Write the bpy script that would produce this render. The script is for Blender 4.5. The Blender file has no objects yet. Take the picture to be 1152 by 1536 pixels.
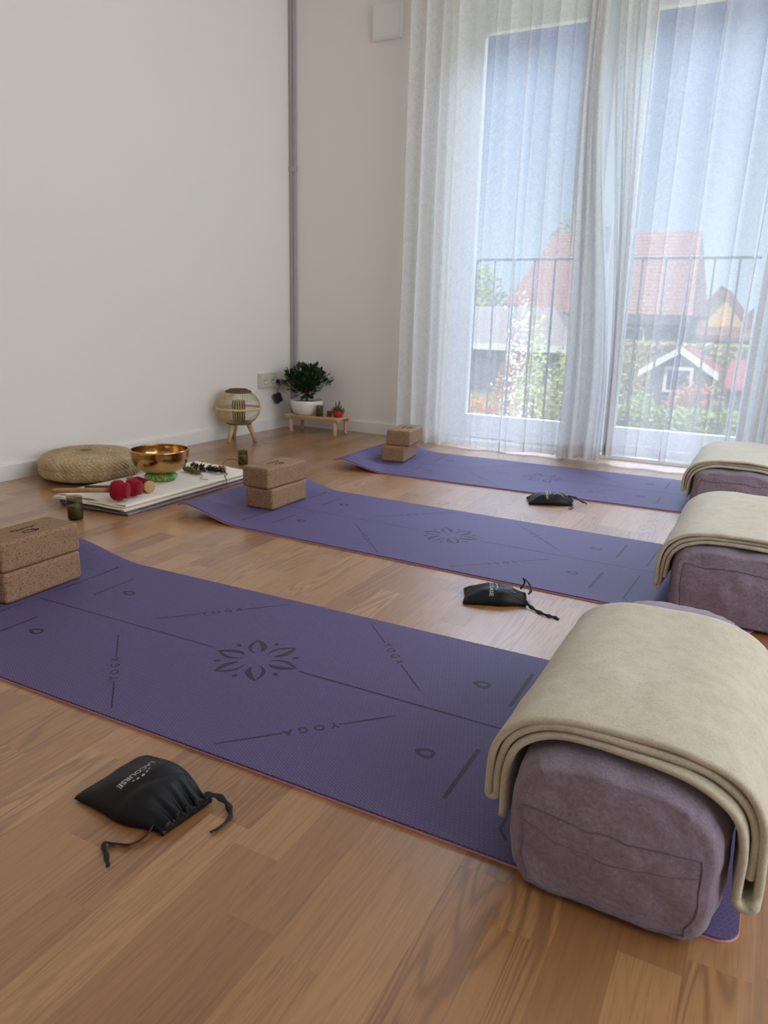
import bpy, bmesh, math, random
from mathutils import Vector, Matrix, noise
random.seed(7)
C = bpy.context.scene.collection
SC = bpy.context.scene
PI = math.pi

# ------------------------------------------------------------------ camera
cd = bpy.data.cameras.new('camera'); cam = bpy.data.objects.new('camera', cd); C.objects.link(cam)
cd.sensor_fit = 'HORIZONTAL'; cd.sensor_width = 27.0; cd.lens = 1112.2 / 1152 * 27.0
_pit, _rol, _yaw = 0.2616, 0.0265, -0.4792
_f = Vector((math.sin(_yaw)*math.cos(_pit), math.cos(_yaw)*math.cos(_pit), -math.sin(_pit)))
_r = Vector((math.cos(_yaw), -math.sin(_yaw), 0)); _u = _r.cross(_f)
_r2 = _r*math.cos(_rol) + _u*math.sin(_rol); _u2 = _u*math.cos(_rol) - _r*math.sin(_rol)
M = Matrix((( _r2.x, _u2.x, -_f.x), (_r2.y, _u2.y, -_f.y), (_r2.z, _u2.z, -_f.z))).to_4x4()
M.translation = Vector((0, 0, 0.6957)); cam.matrix_world = M
cd.clip_start = .02; cd.clip_end = 300
cd.dof.use_dof = True; cd.dof.focus_distance = 1.35; cd.dof.aperture_fstop = 8.0
SC.camera = cam

# ------------------------------------------------------------------ sky, sun, exposure
SC.view_settings.view_transform = 'Standard'; SC.view_settings.look = 'None'
SC.view_settings.gamma = 1.0; SC.view_settings.use_curve_mapping = False
SC.view_settings.exposure = 0.0
SC.cycles.transparent_max_bounces = 40; SC.cycles.max_bounces = 10; SC.cycles.diffuse_bounces = 6
SKY_LOW, SKY_MID, SKY_TOP = (.66, .86, 1.02), (.11, .20, .47), (1.5, 1.75, 2.1)
w = bpy.data.worlds.new('sky'); SC.world = w; w.use_nodes = True
nt = w.node_tree; nt.nodes.clear()
tc = nt.nodes.new('ShaderNodeTexCoord'); sp = nt.nodes.new('ShaderNodeSeparateXYZ')
rp = nt.nodes.new('ShaderNodeValToRGB'); bg = nt.nodes.new('ShaderNodeBackground'); ow = nt.nodes.new('ShaderNodeOutputWorld')
nt.links.new(tc.outputs['Generated'], sp.inputs[0]); nt.links.new(sp.outputs[2], rp.inputs[0])
cr = rp.color_ramp
cr.elements[0].position = 0.02; cr.elements[0].color = (*SKY_LOW, 1)
cr.elements[1].position = 0.34; cr.elements[1].color = (*SKY_MID, 1)
e = cr.elements.new(0.50); e.color = (*SKY_TOP, 1)
nt.links.new(rp.outputs[0], bg.inputs[0]); nt.links.new(bg.outputs[0], ow.inputs[0])

sl = bpy.data.lights.new('sun', 'SUN'); sun = bpy.data.objects.new('sun', sl); C.objects.link(sun)
sl.energy = 3.4; sl.angle = .01; sl.color = (1, .95, .85)
sun.rotation_euler = Vector((.50, .62, -.75)).to_track_quat('-Z', 'Y').to_euler()
def area(name, loc, to, sx, sy, power, color):
    l = bpy.data.lights.new(name, 'AREA'); o = bpy.data.objects.new(name, l); C.objects.link(o)
    l.shape = 'RECTANGLE'; l.size = sx; l.size_y = sy; l.energy = power; l.color = color
    o.location = loc; o.rotation_euler = (Vector(to)-Vector(loc)).to_track_quat('-Z', 'Y').to_euler(); return o
# added unseen fill lamps: in the right wall opening, and high outside the window
area('side_fill_light', (1.90, 1.55, 1.38), (0, 1.55, 1.38), 3.7, 2.0, 59, (1, 1.0, .98))
area('outside_fill_light', (-.9, 12.0, 8.4), (-.9, 3.9, 1.0), 11.0, 4.0, 5000, (.69, .86, 1.14))

# ------------------------------------------------------------------ helpers
def tag(o, label=None, cat=None, group=None, kind=None):
    if label: o['label'] = label
    if cat: o['category'] = cat
    if group: o['group'] = group
    if kind: o['kind'] = kind
    return o
def thing(name, label, cat, loc=(0, 0, 0), rz=0, group=None):
    o = bpy.data.objects.new(name, None); C.objects.link(o)
    o.location = loc; o.rotation_euler = (0, 0, rz); o.empty_display_size = .05
    return tag(o, label, cat, group)
def mk(name, verts, faces, mat, parent=None, smooth=True, sub=0, bevel=0):
    me = bpy.data.meshes.new(name); me.from_pydata([tuple(v) for v in verts], [], faces); me.update()
    bm = bmesh.new(); bm.from_mesh(me); bmesh.ops.recalc_face_normals(bm, faces=bm.faces); bm.to_mesh(me); bm.free()
    o = bpy.data.objects.new(name, me); C.objects.link(o)
    if mat: me.materials.append(mat)
    if smooth: me.polygons.foreach_set('use_smooth', [True]*len(me.polygons))
    if bevel:
        b = o.modifiers.new('b', 'BEVEL'); b.width = bevel; b.segments = 3; b.limit_method = 'ANGLE'
    if sub:
        s = o.modifiers.new('s', 'SUBSURF'); s.levels = sub; s.render_levels = sub
    if parent: o.parent = parent
    return o
class B:
    """collects shapes into one mesh"""
    def __init__(s): s.v = []; s.f = []
    def add(s, v, f):
        n = len(s.v); s.v += [Vector(a) for a in v]; s.f += [tuple(i+n for i in q) for q in f]; return s
    def box(s, a, b):
        x0, y0, z0 = a; x1, y1, z1 = b
        return s.add([(x0,y0,z0),(x1,y0,z0),(x1,y1,z0),(x0,y1,z0),(x0,y0,z1),(x1,y0,z1),(x1,y1,z1),(x0,y1,z1)],
              [(3,2,1,0),(4,5,6,7),(0,1,5,4),(1,2,6,5),(2,3,7,6),(3,0,4,7)])
    def prism(s, pts, y0, y1):
        n = len(pts)
        return s.add([(x, y0, z) for x, z in pts]+[(x, y1, z) for x, z in pts],
              [tuple(range(n)), tuple(range(2*n-1, n-1, -1))]+[(i, (i+1) % n, n+(i+1) % n, n+i) for i in range(n)])
    def lathe(s, prof, n=40, c=(0, 0, 0)):
        m = len(prof); v = []; f = []
        for i in range(n):
            a = 2*PI*i/n
            for r, z in prof: v.append((c[0]+r*math.cos(a), c[1]+r*math.sin(a), c[2]+z))
        for i in range(n):
            j = (i+1) % n
            for k in range(m-1): f.append((i*m+k, j*m+k, j*m+k+1, i*m+k+1))
        return s.add(v, f)
    def tube(s, pts, r, n=8, caps=True, closed=False):
        P = [Vector(p) for p in pts]; m = len(P); v = []; f = []
        up = None
        for i, p in enumerate(P):
            a = P[(i-1) % m] if (i > 0 or closed) else p
            b = P[(i+1) % m] if (i < m-1 or closed) else p
            t = (b-a).normalized()
            if up is None: up = t.orthogonal().normalized()
            up = (up - t*up.dot(t)); up = up.normalized() if up.length > 1e-6 else t.orthogonal().normalized()
            w = t.cross(up)
            rr = r[i] if isinstance(r, (list, tuple)) else r
            rx, ry = rr if isinstance(rr, tuple) else (rr, rr)
            for k in range(n):
                q = 2*PI*k/n; v.append(p + up*rx*math.cos(q) + w*ry*math.sin(q))
        for i in range(m if closed else m-1):
            for k in range(n):
                f.append((i*n+k, i*n+(k+1) % n, ((i+1) % m)*n+(k+1) % n, ((i+1) % m)*n+k))
        if caps and not closed: f.append(tuple(range(n-1, -1, -1))); f.append(tuple((m-1)*n+k for k in range(n)))
        return s.add(v, f)
    def sphere(s, c, r, nu=16, nv=10, fn=None):
        v = []; f = []
        rx, ry, rz = r if isinstance(r, (tuple, list)) else (r, r, r)
        for j in range(nv+1):
            t = PI*j/nv
            for i in range(nu):
                a = 2*PI*i/nu
                d = Vector((math.sin(t)*math.cos(a), math.sin(t)*math.sin(a), math.cos(t)))
                k = fn(d) if fn else 1
                v.append((c[0]+d.x*rx*k, c[1]+d.y*ry*k, c[2]+d.z*rz*k))
        for j in range(nv):
            for i in range(nu): f.append((j*nu+i, j*nu+(i+1) % nu, (j+1)*nu+(i+1) % nu, (j+1)*nu+i))
        return s.add(v, f)
    def build(s, name, mat, parent=None, **k): return mk(name, s.v, s.f, mat, parent, **k)
def bx(name, a, b, mat, parent=None, bevel=.003): return B().box(a, b).build(name, mat, parent, smooth=False, bevel=bevel)
def spline(pts, n=8):
    P = [Vector(p) for p in pts]; P = [2*P[0]-P[1]]+P+[2*P[-1]-P[-2]]; out = []
    for i in range(1, len(P)-2):
        a, b, c, d = P[i-1:i+3]
        for k in range(n):
            t = k/n
            out.append(.5*((2*b)+(c-a)*t+(2*a-5*b+4*c-d)*t*t+(3*b-a-3*c+d)*t**3))
    out.append(P[-2]); return out
def sstep(t): t = max(0, min(1, t)); return t*t*(3-2*t)

# ------------------------------------------------------------------ materials
def srgb(*c): return tuple(((x/255)/12.92 if x/255 <= .04045 else ((x/255+.055)/1.055)**2.4) for x in c)
class N:
    def __init__(s, name):
        s.m = bpy.data.materials.new(name); s.m.use_nodes = True; s.t = s.m.node_tree; s.t.nodes.clear()
        s.out = s.n('ShaderNodeOutputMaterial')
    def n(s, typ, **k):
        q = s.t.nodes.new(typ)
        for a, b in k.items(): setattr(q, a, b)
        return q
    def l(s, a, b): s.t.links.new(a, b)
    def math(s, op, a, b=None, c=None):
        q = s.n('ShaderNodeMath', operation=op)
        for i, x in enumerate((a, b, c)):
            if x is None: continue
            if isinstance(x, (int, float)): q.inputs[i].default_value = x
            else: s.l(x, q.inputs[i])
        return q.outputs[0]
    def obj(s, scale=(1, 1, 1)):
        t = s.n('ShaderNodeTexCoord'); mp = s.n('ShaderNodeMapping'); mp.inputs['Scale'].default_value = scale
        s.l(t.outputs['Object'], mp.inputs[0]); return mp.outputs[0]
    def noise(s, vec, scale, detail=3, rough=.5, dist=0):
        q = s.n('ShaderNodeTexNoise'); q.inputs['Scale'].default_value = scale; q.inputs['Detail'].default_value = detail
        q.inputs['Roughness'].default_value = rough; q.inputs['Distortion'].default_value = dist
        if vec: s.l(vec, q.inputs['Vector'])
        return q.outputs[0]
    def ramp(s, fac, stops):
        q = s.n('ShaderNodeValToRGB'); el = q.color_ramp.elements
        while len(el) > 1: el.remove(el[-1])
        el[0].position = stops[0][0]; el[0].color = (*stops[0][1], 1)
        for p, c in stops[1:]: x = el.new(p); x.color = (*c, 1)
        s.l(fac, q.inputs[0]); return q.outputs[0]
    def mix(s, f, a, b, blend='MIX'):
        q = s.n('ShaderNodeMix', data_type='RGBA', blend_type=blend)
        for i, x in ((0, f), (6, a), (7, b)):
            if isinstance(x, (int, float)): q.inputs[i].default_value = x
            elif isinstance(x, tuple): q.inputs[i].default_value = (*x, 1)
            else: s.l(x, q.inputs[i])
        return q.outputs[2]
    def bump(s, h, strength=.3, dist=.002):
        q = s.n('ShaderNodeBump'); q.inputs['Strength'].default_value = strength; q.inputs['Distance'].default_value = dist
        s.l(h, q.inputs['Height']); return q.outputs[0]
    def bsdf(s, col, rough=.6, spec=.4, normal=None, metal=0, sheen=0, coat=0, ior=None):
        b = s.n('ShaderNodeBsdfPrincipled')
        if isinstance(col, tuple): b.inputs['Base Color'].default_value = (*col, 1)
        else: s.l(col, b.inputs['Base Color'])
        if isinstance(rough, (int, float)): b.inputs['Roughness'].default_value = rough
        else: s.l(rough, b.inputs['Roughness'])
        b.inputs['Specular IOR Level'].default_value = spec; b.inputs['Metallic'].default_value = metal
        b.inputs['Sheen Weight'].default_value = sheen; b.inputs['Coat Weight'].default_value = coat
        if ior: b.inputs['IOR'].default_value = ior
        if normal: s.l(normal, b.inputs['Normal'])
        s.l(b.outputs[0], s.out.inputs[0]); return b
def simple(name, col, rough=.6, spec=.4, nscale=60, var=.12, bstr=.15, bdist=.001, metal=0, sheen=0, scale=(1, 1, 1), **k):
    n = N(name); v = n.obj(scale); a = n.noise(v, nscale, 4)
    c = n.mix(n.math('MULTIPLY', a, 1.0), tuple(x*(1-var) for x in col), tuple(min(1, x*(1+var)) for x in col))
    n.bsdf(c, rough, spec, n.bump(a, bstr, bdist) if bstr else None, metal, sheen, **k); return n.m

# floor: strip parquet running towards the window
n = N('oak_strip_floor'); t = n.n('ShaderNodeTexCoord'); s3 = n.n('ShaderNodeSeparateXYZ'); n.l(t.outputs['Object'], s3.inputs[0])
W_ST, L_ST = .070, .40
rx = n.math('DIVIDE', s3.outputs[0], W_ST); row = n.math('FLOOR', rx)
wn = n.n('ShaderNodeTexWhiteNoise', noise_dimensions='1D'); n.l(row, wn.inputs['W'])
ry = n.math('ADD', n.math('DIVIDE', s3.outputs[1], L_ST), n.math('MULTIPLY', wn.outputs[0], 7.0)); col = n.math('FLOOR', ry)
cmb = n.n('ShaderNodeCombineXYZ'); n.l(row, cmb.inputs[0]); n.l(col, cmb.inputs[1])
wn2 = n.n('ShaderNodeTexWhiteNoise', noise_dimensions='3D'); n.l(cmb.outputs[0], wn2.inputs['Vector'])
tone = wn2.outputs[0]
off = n.n('ShaderNodeVectorMath', operation='MULTIPLY'); n.l(wn2.outputs[1], off.inputs[0]); off.inputs[1].default_value = (9, 9, 9)
pv = n.n('ShaderNodeVectorMath', operation='ADD'); n.l(t.outputs['Object'], pv.inputs[0]); n.l(off.outputs[0], pv.inputs[1])
mp = n.n('ShaderNodeMapping'); mp.inputs['Scale'].default_value = (15, 1.5, 1); n.l(pv.outputs[0], mp.inputs[0])
cath = n.noise(mp.outputs[0], .75, 2.0, .5, .4)
rings = n.math('SINE', n.math('MULTIPLY', cath, 120.0)); rings = n.math('MULTIPLY_ADD', rings, .5, .5)
rings = n.math('POWER', rings, 2.2)
mp2 = n.n('ShaderNodeMapping'); mp2.inputs['Scale'].default_value = (300, 12, 1); n.l(pv.outputs[0], mp2.inputs[0])
fine = n.noise(mp2.outputs[0], 1.0, 3, .6)
base = n.ramp(tone, [(0, srgb(145, 99, 56)), (.5, srgb(160, 114, 68)), (1, srgb(175, 130, 83))])
wn3 = n.n('ShaderNodeSeparateXYZ'); n.l(wn2.outputs[1], wn3.inputs[0]); cmask = n.math('MULTIPLY_ADD', n.math('GREATER_THAN', wn3.outputs[1], .55), .30, .10)
c1 = n.mix(n.math('MULTIPLY', rings, n.math('MULTIPLY', cmask, 1.35)), base, srgb(98, 60, 30))
c2 = n.mix(n.math('MULTIPLY', n.ramp(fine, [(.46, (0, 0, 0)), (.66, (1, 1, 1))]), n.math('MULTIPLY_ADD', wn3.outputs[2], .30, .16)), c1, srgb(100, 62, 32))
fx = n.math('FRACT', rx); fy = n.math('FRACT', ry)
ex = n.math('MINIMUM', fx, n.math('SUBTRACT', 1.0, fx)); ey = n.math('MULTIPLY', n.math('MINIMUM', fy, n.math('SUBTRACT', 1.0, fy)), L_ST/W_ST)
prow = n.math('FRACT', n.math('DIVIDE', rx, 3.0)); pe = n.math('MINIMUM', prow, n.math('SUBTRACT', 1.0, prow))
edge = n.math('LESS_THAN', pe, .0035)
c3 = n.mix(n.math('MULTIPLY', edge, .30), c2, srgb(96, 62, 36))
rr = n.math('MULTIPLY_ADD', fine, .08, .38)
hgt = n.math('SUBTRACT', n.math('MULTIPLY', fine, -.5), n.math('MULTIPLY', edge, 1.0))
n.bsdf(c3, rr, 1.0, n.bump(hgt, .04, .0004), coat=.55); n.t.nodes['Principled BSDF'].inputs['Coat Roughness'].default_value = .17; FLOOR = n.m

WALL = simple('white_wall_paint', (.84, .805, .76), .85, .2, 160, .015, .12, .0006)
CEIL = simple('ceiling_paint', (.86, .85, .83), .9, .2, 100, .01, .05)
TRIM = simple('white_trim', (.80, .79, .775), .45, .4, 30, .01, .0)
PVC = simple('white_window_plastic', (.82, .83, .84), .35, .45, 20, .01, 0)
DUCT = simple('duct_plastic', srgb(172, 163, 168), .5, .4, 20, .02, 0)
SOCK = simple('socket_plastic', srgb(212, 206, 192), .35, .45, 20, .01, 0)
HOLE = simple('dark_recess', (.05, .045, .04), .6, .3, 20, .02, 0)
BLACKP = simple('black_plastic', (.012, .012, .014), .4, .45, 50, .1, .05)

n = N('clear_glass'); tr = n.n('ShaderNodeBsdfTransparent'); gl = n.n('ShaderNodeBsdfGlossy'); gl.inputs['Roughness'].default_value = .01
tr.inputs[0].default_value = (.985, .99, .985, 1); fr = n.n('ShaderNodeFresnel'); fr.inputs[0].default_value = 1.35
mx = n.n('ShaderNodeMixShader'); gm = n.n('ShaderNodeNewGeometry'); n.l(n.math('MULTIPLY', fr.outputs[0], n.math('SUBTRACT', 1.0, gm.outputs['Backfacing'])), mx.inputs[0]); n.l(tr.outputs[0], mx.inputs[1]); n.l(gl.outputs[0], mx.inputs[2]); n.l(mx.outputs[0], n.out.inputs[0]); GLASS = n.m
n = N('smoked_glass'); tr = n.n('ShaderNodeBsdfTransparent'); gl = n.n('ShaderNodeBsdfGlossy'); gl.inputs['Roughness'].default_value = .05
tr.inputs[0].default_value = (.68, .65, .57, 1); fr = n.n('ShaderNodeFresnel'); fr.inputs[0].default_value = 1.25
mx = n.n('ShaderNodeMixShader'); gm = n.n('ShaderNodeNewGeometry'); n.l(n.math('MULTIPLY', fr.outputs[0], n.math('SUBTRACT', 1.0, gm.outputs['Backfacing'])), mx.inputs[0]); n.l(tr.outputs[0], mx.inputs[1]); n.l(gl.outputs[0], mx.inputs[2]); n.l(mx.outputs[0], n.out.inputs[0]); SMOKE = n.m

def sheer(name, opac):
    n = N(name); v = n.obj()
    wx = n.noise(n.obj((420, 420, 60)), 1, 2); wz = n.noise(n.obj((60, 60, 420)), 1, 2)
    weave = n.math('ADD', wx, wz)
    o = n.math('ADD', opac, n.math('MULTIPLY', n.math('SUBTRACT', weave, 1.0), .28))
    slub = n.noise(n.obj((30, 30, 30)), 1, 4)
    o = n.math('ADD', o, n.math('MULTIPLY', n.math('SUBTRACT', slub, .5), .12))
    df = n.n('ShaderNodeBsdfDiffuse'); df.inputs[0].default_value = (.86, .86, .85, 1)
    tl = n.n('ShaderNodeBsdfTranslucent'); tl.inputs[0].default_value = (.80, .84, .90, 1)
    m1 = n.n('ShaderNodeMixShader'); m1.inputs[0].default_value = .22; n.l(df.outputs[0], m1.inputs[1]); n.l(tl.outputs[0], m1.inputs[2])
    tr = n.n('ShaderNodeBsdfTransparent'); m2 = n.n('ShaderNodeMixShader')
    cl = n.n('ShaderNodeClamp'); n.l(o, cl.inputs[0]); n.l(cl.outputs[0], m2.inputs[0])
    n.l(tr.outputs[0], m2.inputs[1]); n.l(m1.outputs[0], m2.inputs[2]); n.l(m2.outputs[0], n.out.inputs[0]); return n.m
SHEER = sheer('sheer_white_linen', .56)
SHEER2 = sheer('sheer_white_linen_hem', .68)

# yoga mat foam, fine woven relief
def foam(name, c, bumpy=True):
    n = N(name); t = n.n('ShaderNodeTexCoord')
    br = n.n('ShaderNodeTexBrick'); mp = n.n('ShaderNodeMapping'); mp.inputs['Rotation'].default_value = (0, 0, .5)
    n.l(t.outputs['Object'], mp.inputs[0]); n.l(mp.outputs[0], br.inputs[0])
    br.inputs['Scale'].default_value = 1; br.inputs['Brick Width'].default_value = .0105; br.inputs['Row Height'].default_value = .0046; br.inputs['Mortar Size'].default_value = .0009
    br.inputs['Mortar Smooth'].default_value = .6
    br.inputs[1].default_value = (1, 1, 1, 1); br.inputs[2].default_value = (.75, .75, .75, 1); br.inputs[3].default_value = (0, 0, 0, 1)
    a = n.noise(t.outputs['Object'], 90, 3)
    c2 = n.mix(n.math('MULTIPLY', br.outputs[0], .55), tuple(x*.62 for x in c), tuple(x*1.42 for x in c))
    c2 = n.mix(n.math('MULTIPLY', a, .35), c2, tuple(x*.85 for x in c))
    n.bsdf(c2, .58, .26, n.bump(br.outputs[0], .35, .0008) if bumpy else None); return n.m
MATP = foam('purple_mat_foam', srgb(97, 86, 127))
MATK = simple('pink_mat_underside', srgb(205, 140, 150), .6, .3, 200, .05, .1)
PRINT = simple('dark_purple_print', srgb(55, 47, 71), .6, .3, 300, .1, .1)
# cork
n = N('cork'); v = n.obj(); vo = n.n('ShaderNodeTexVoronoi'); vo.inputs['Scale'].default_value = 560; n.l(v, vo.inputs[0])
vo2 = n.n('ShaderNodeTexVoronoi'); vo2.inputs['Scale'].default_value = 330; n.l(v, vo2.inputs[0])
sx = n.n('ShaderNodeSeparateXYZ'); n.l(vo.outputs['Color'], sx.inputs[0]); sx2 = n.n('ShaderNodeSeparateXYZ'); n.l(vo2.outputs['Color'], sx2.inputs[0])
c = n.ramp(sx.outputs[0], [(0, srgb(128, 98, 72)), (.35, srgb(144, 113, 85)), (1, srgb(162, 131, 103))])
dk = n.math('GREATER_THAN', sx2.outputs[1], .90); c = n.mix(n.math('MULTIPLY', dk, .45), c, srgb(84, 56, 36))
n.bsdf(c, .8, .2, n.bump(n.math('ADD', vo.outputs[0], sx.outputs[0]), .3, .0008)); CORK = n.m
BRAND = simple('burnt_cork_mark', srgb(52, 35, 24), .9, .1, 100, .1, 0)
# melange fabric
def fabric(name, c, amp=.2, thread=900, fuzz=.2, rough=.9):
    n = N(name); a = n.noise(n.obj((1, .16, 1)), thread, 2); b = n.noise(n.obj((.16, 1, .16)), thread, 2); g = n.noise(n.obj(), 28, 4)
    s = n.math('ADD', n.math('MULTIPLY', n.math('ADD', a, b), .46), n.math('MULTIPLY', g, .08))
    cc = n.ramp(s, [(.36, tuple(x*(1-amp*1.4) for x in c)), (.5, c), (.64, tuple(min(1, x*(1+amp*1.6)) for x in c))])
    n.bsdf(cc, rough, .15, n.bump(s, .35, .0012), sheen=fuzz); return n.m
BOLST = fabric('mauve_melange_fabric', srgb(136, 122, 137), .17)
SEAM = fabric('mauve_seam_fabric', srgb(110, 98, 112), .12)
n = N('cream_brushed_wool'); v = n.obj(); a = n.noise(v, 330, 5, .7); g_ = n.noise(v, 40, 4, .6)
q_ = n.math('ADD', n.math('MULTIPLY', a, .6), n.math('MULTIPLY', g_, .4))
c = n.ramp(q_, [(.34, srgb(176, 166, 145)), (.5, srgb(194, 185, 164)), (.66, srgb(207, 199, 181))])
n.bsdf(c, .95, .1, n.bump(q_, .55, .003), sheen=.35); WOOL = n.m
LINEN = fabric('cream_cotton', srgb(226, 216, 198), .05, 700, .15)
MAUVEC = fabric('mauve_cotton', srgb(128, 112, 124), .25, 260, .15)
SATIN = simple('black_satin', (.006, .006, .008), .46, .28, 700, .2, .06, .0004)
CORD = simple('black_cord', (.01, .01, .012), .5, .4, 400, .2, .2)
SILVER = simple('silver_print', srgb(180, 178, 174), .5, .4, 100, .03, 0)
# straw
n = N('woven_straw'); a = n.noise(n.obj((1, 1, 3)), 120, 4); b = n.noise(n.obj(), 14, 3)
c = n.ramp(n.math('ADD', n.math('MULTIPLY', a, .7), n.math('MULTIPLY', b, .3)), [(.3, srgb(136, 108, 76)), (.52, srgb(192, 167, 128)), (.75, srgb(220, 199, 163))])
n.bsdf(c, .7, .25, n.bump(a, .5, .002)); STRAW = n.m
def wood(name, c, scale=(30, 30, 3), rough=.5):
    n = N(name); v = n.obj(scale); a = n.noise(v, 2.2, 4, .6, .8)
    cc = n.ramp(a, [(.3, tuple(x*.74 for x in c)), (.55, c), (.8, tuple(min(1, x*1.16) for x in c))])
    n.bsdf(cc, rough, .35, n.bump(a, .15, .0008)); return n.m
PINE = wood('pale_pine', srgb(206, 172, 130), (8, 30, 30)); PINEL = wood('pale_pine_leg', srgb(204, 168, 126))
BEECH = wood('beech_handle', srgb(176, 132, 92)); BAMBOO = wood('bamboo_slat', srgb(214, 192, 142), (20, 20, 4))
DARKW = simple('brown_weave', srgb(96, 78, 58), .7, .3, 160, .25, .2)
n = N('hammered_brass'); v = n.obj(); a = n.noise(v, 55, 1); b = n.noise(v, 9, 3)
c = n.ramp(b, [(.3, srgb(158, 122, 72)), (.6, srgb(190, 154, 100))])
n.bsdf(c, .17, .5, n.bump(a, .25, .003), metal=1); BRASS = n.m
n = N('green_brocade'); v = n.obj(); a = n.noise(v, 48, 3, .6, 1.0)
c = n.ramp(a, [(.4, srgb(44, 120, 52)), (.5, srgb(70, 156, 62)), (.56, srgb(196, 178, 84)), (.6, srgb(48, 120, 56)), (.7, srgb(160, 60, 60))])
n.bsdf(c, .5, .4, n.bump(a, .4, .002), sheen=.2); BROC = n.m
RED = fabric('red_felt', srgb(138, 16, 38), .10, 500, .08); REDD = simple('dark_red_suede', srgb(110, 22, 34), .85, .15, 300, .1, .2)
ENDG = simple('wood_end_grain', srgb(196, 152, 108), .6, .3, 60, .2, .2)
WAX = simple('olive_wax', srgb(160, 148, 104), .5, .4, 30, .05, 0)
HERBO = simple('dried_olive_herb', srgb(128, 118, 70), .85, .15, 90, .45, .3)
HERBD = simple('dried_dark_herb', srgb(72, 52, 46), .85, .15, 90, .45, .3)
HERBP = simple('dried_pale_leaf', srgb(176, 150, 106), .85, .15, 90, .3, .3)
POT = simple('white_ceramic', (.80, .78, .75), .3, .5, 10, .01, 0)
SOIL = simple('dark_soil', (.022, .016, .012), .95, .1, 120, .4, .8, .004)
def leafmat(name, c, var=.3, rough=.5, tl=0):
    n = N(name); a = n.noise(n.obj(), 9, 3)
    ob = n.n('ShaderNodeNewGeometry'); q = n.math('MULTIPLY_ADD', ob.outputs['Random Per Island'], .7, n.math('MULTIPLY', a, .3))
    cc = n.ramp(q, [(.1, tuple(x*(1-var) for x in c)), (.5, c), (.9, tuple(min(1, x*(1+var)) for x in c))])
    n.bsdf(cc, rough, .3); return n.m
JADE = leafmat('dark_green_leaf', srgb(40, 66, 32), .45, .4)
BARK = simple('brown_bark', srgb(96, 78, 60), .9, .1, 60, .3, .5)
STEEL = simple('grey_steel', srgb(78, 80, 86), .45, .4, 50, .05, 0)

# ------------------------------------------------------------------ the room
def S(o): o['kind'] = 'structure'; return o
YB = 3.8805
def xl(y): return -2.7468 + .0218*(y-1)          # left wall line
S(mk('floor', [(-3.2, -2.2, 0), (2.4, -2.2, 0), (2.4, YB+.02, 0), (-3.2, YB+.02, 0), (-3.2, -2.2, -.12), (2.4, -2.2, -.12), (2.4, YB+.02, -.12), (-3.2, YB+.02, -.12)],
     [(0,1,2,3),(7,6,5,4),(0,4,5,1),(1,5,6,2),(2,6,7,3),(3,7,4,0)], FLOOR, smooth=False))
S(B().box((-3.2, -2.2, 2.5), (2.4, YB+.27, 2.62)).build('ceiling', CEIL, smooth=False))
ya, yb = -2.0, YB+.26
S(B().add([(xl(ya)-.2, ya, 0), (xl(ya), ya, 0), (xl(yb), yb, 0), (xl(yb)-.2, yb, 0), (xl(ya)-.2, ya, 2.5), (xl(ya), ya, 2.5), (xl(yb), yb, 2.5), (xl(yb)-.2, yb, 2.5)],
     [(3,2,1,0),(4,5,6,7),(0,1,5,4),(1,2,6,5),(2,3,7,6),(3,0,4,7)]).build('wall_left', WALL, smooth=False))
OX0, OX1, OZ0, OZ1 = -1.705, -.03, .02, 2.24
xc = xl(YB)-.01
b = B(); b.box((xc, YB, 0), (OX0, YB+.26, 2.5)); b.box((OX1, YB, 0), (2.4, YB+.26, 2.5)); b.box((OX0, YB, OZ1), (OX1, YB+.26, 2.5)); b.box((OX0, YB, -.12), (OX1, YB+.26, OZ0-.005))
S(b.build('wall_back', WALL, smooth=False))
b = B(); RX = 1.75   # right wall; its large opening is added to let in light
b.box((RX, -2.2, 0), (RX+.25, -.4, 2.5)); b.box((RX, 3.5, 0), (RX+.25, YB, 2.5)); b.box((RX, -.4, 2.42), (RX+.25, 3.5, 2.5)); b.box((RX, -.4, 0), (RX+.25, 3.5, .25))
S(b.build('wall_right', WALL, smooth=False))
S(B().box((xl(ya)-.2, -2.2, 0), (RX, -1.95, 2.5)).build('wall_near', WALL, smooth=False))
# frame of the added right window, out of view, there for the light
t = thing('added_side_window', 'large white framed window added unseen in the right wall for light', 'window'); S(t)
b = B(); b.box((RX+.1, -.4, .25), (RX+.16, 3.5, .32)); b.box((RX+.1, -.4, 2.35), (RX+.16, 3.5, 2.42))
for y in (-.4, .87, 2.15, 3.43): b.box((RX+.1, y, .32), (RX+.16, y+.07, 2.35))
b.build('window_frame', PVC, t, smooth=False)
# baseboards
S(B().add([(xl(-1.9)+d, -1.9, z) for d, z in ((0, 0), (.014, 0), (.014, .060), (.011, .066), (0, .066))] + [(xl(YB)+d, YB, z) for d, z in ((0, 0), (.014, 0), (.014, .060), (.011, .066), (0, .066))],
     [(0,1,2,3,4),(9,8,7,6,5)]+[(i, (i+1) % 5, 5+(i+1) % 5, 5+i) for i in range(5)]).build('baseboard_left', TRIM, smooth=False))
S(B().box((xl(YB)+.014, YB-.014, 0), (OX0-.02, YB, .066)).build('baseboard_back', TRIM, smooth=False, bevel=.002))

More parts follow.
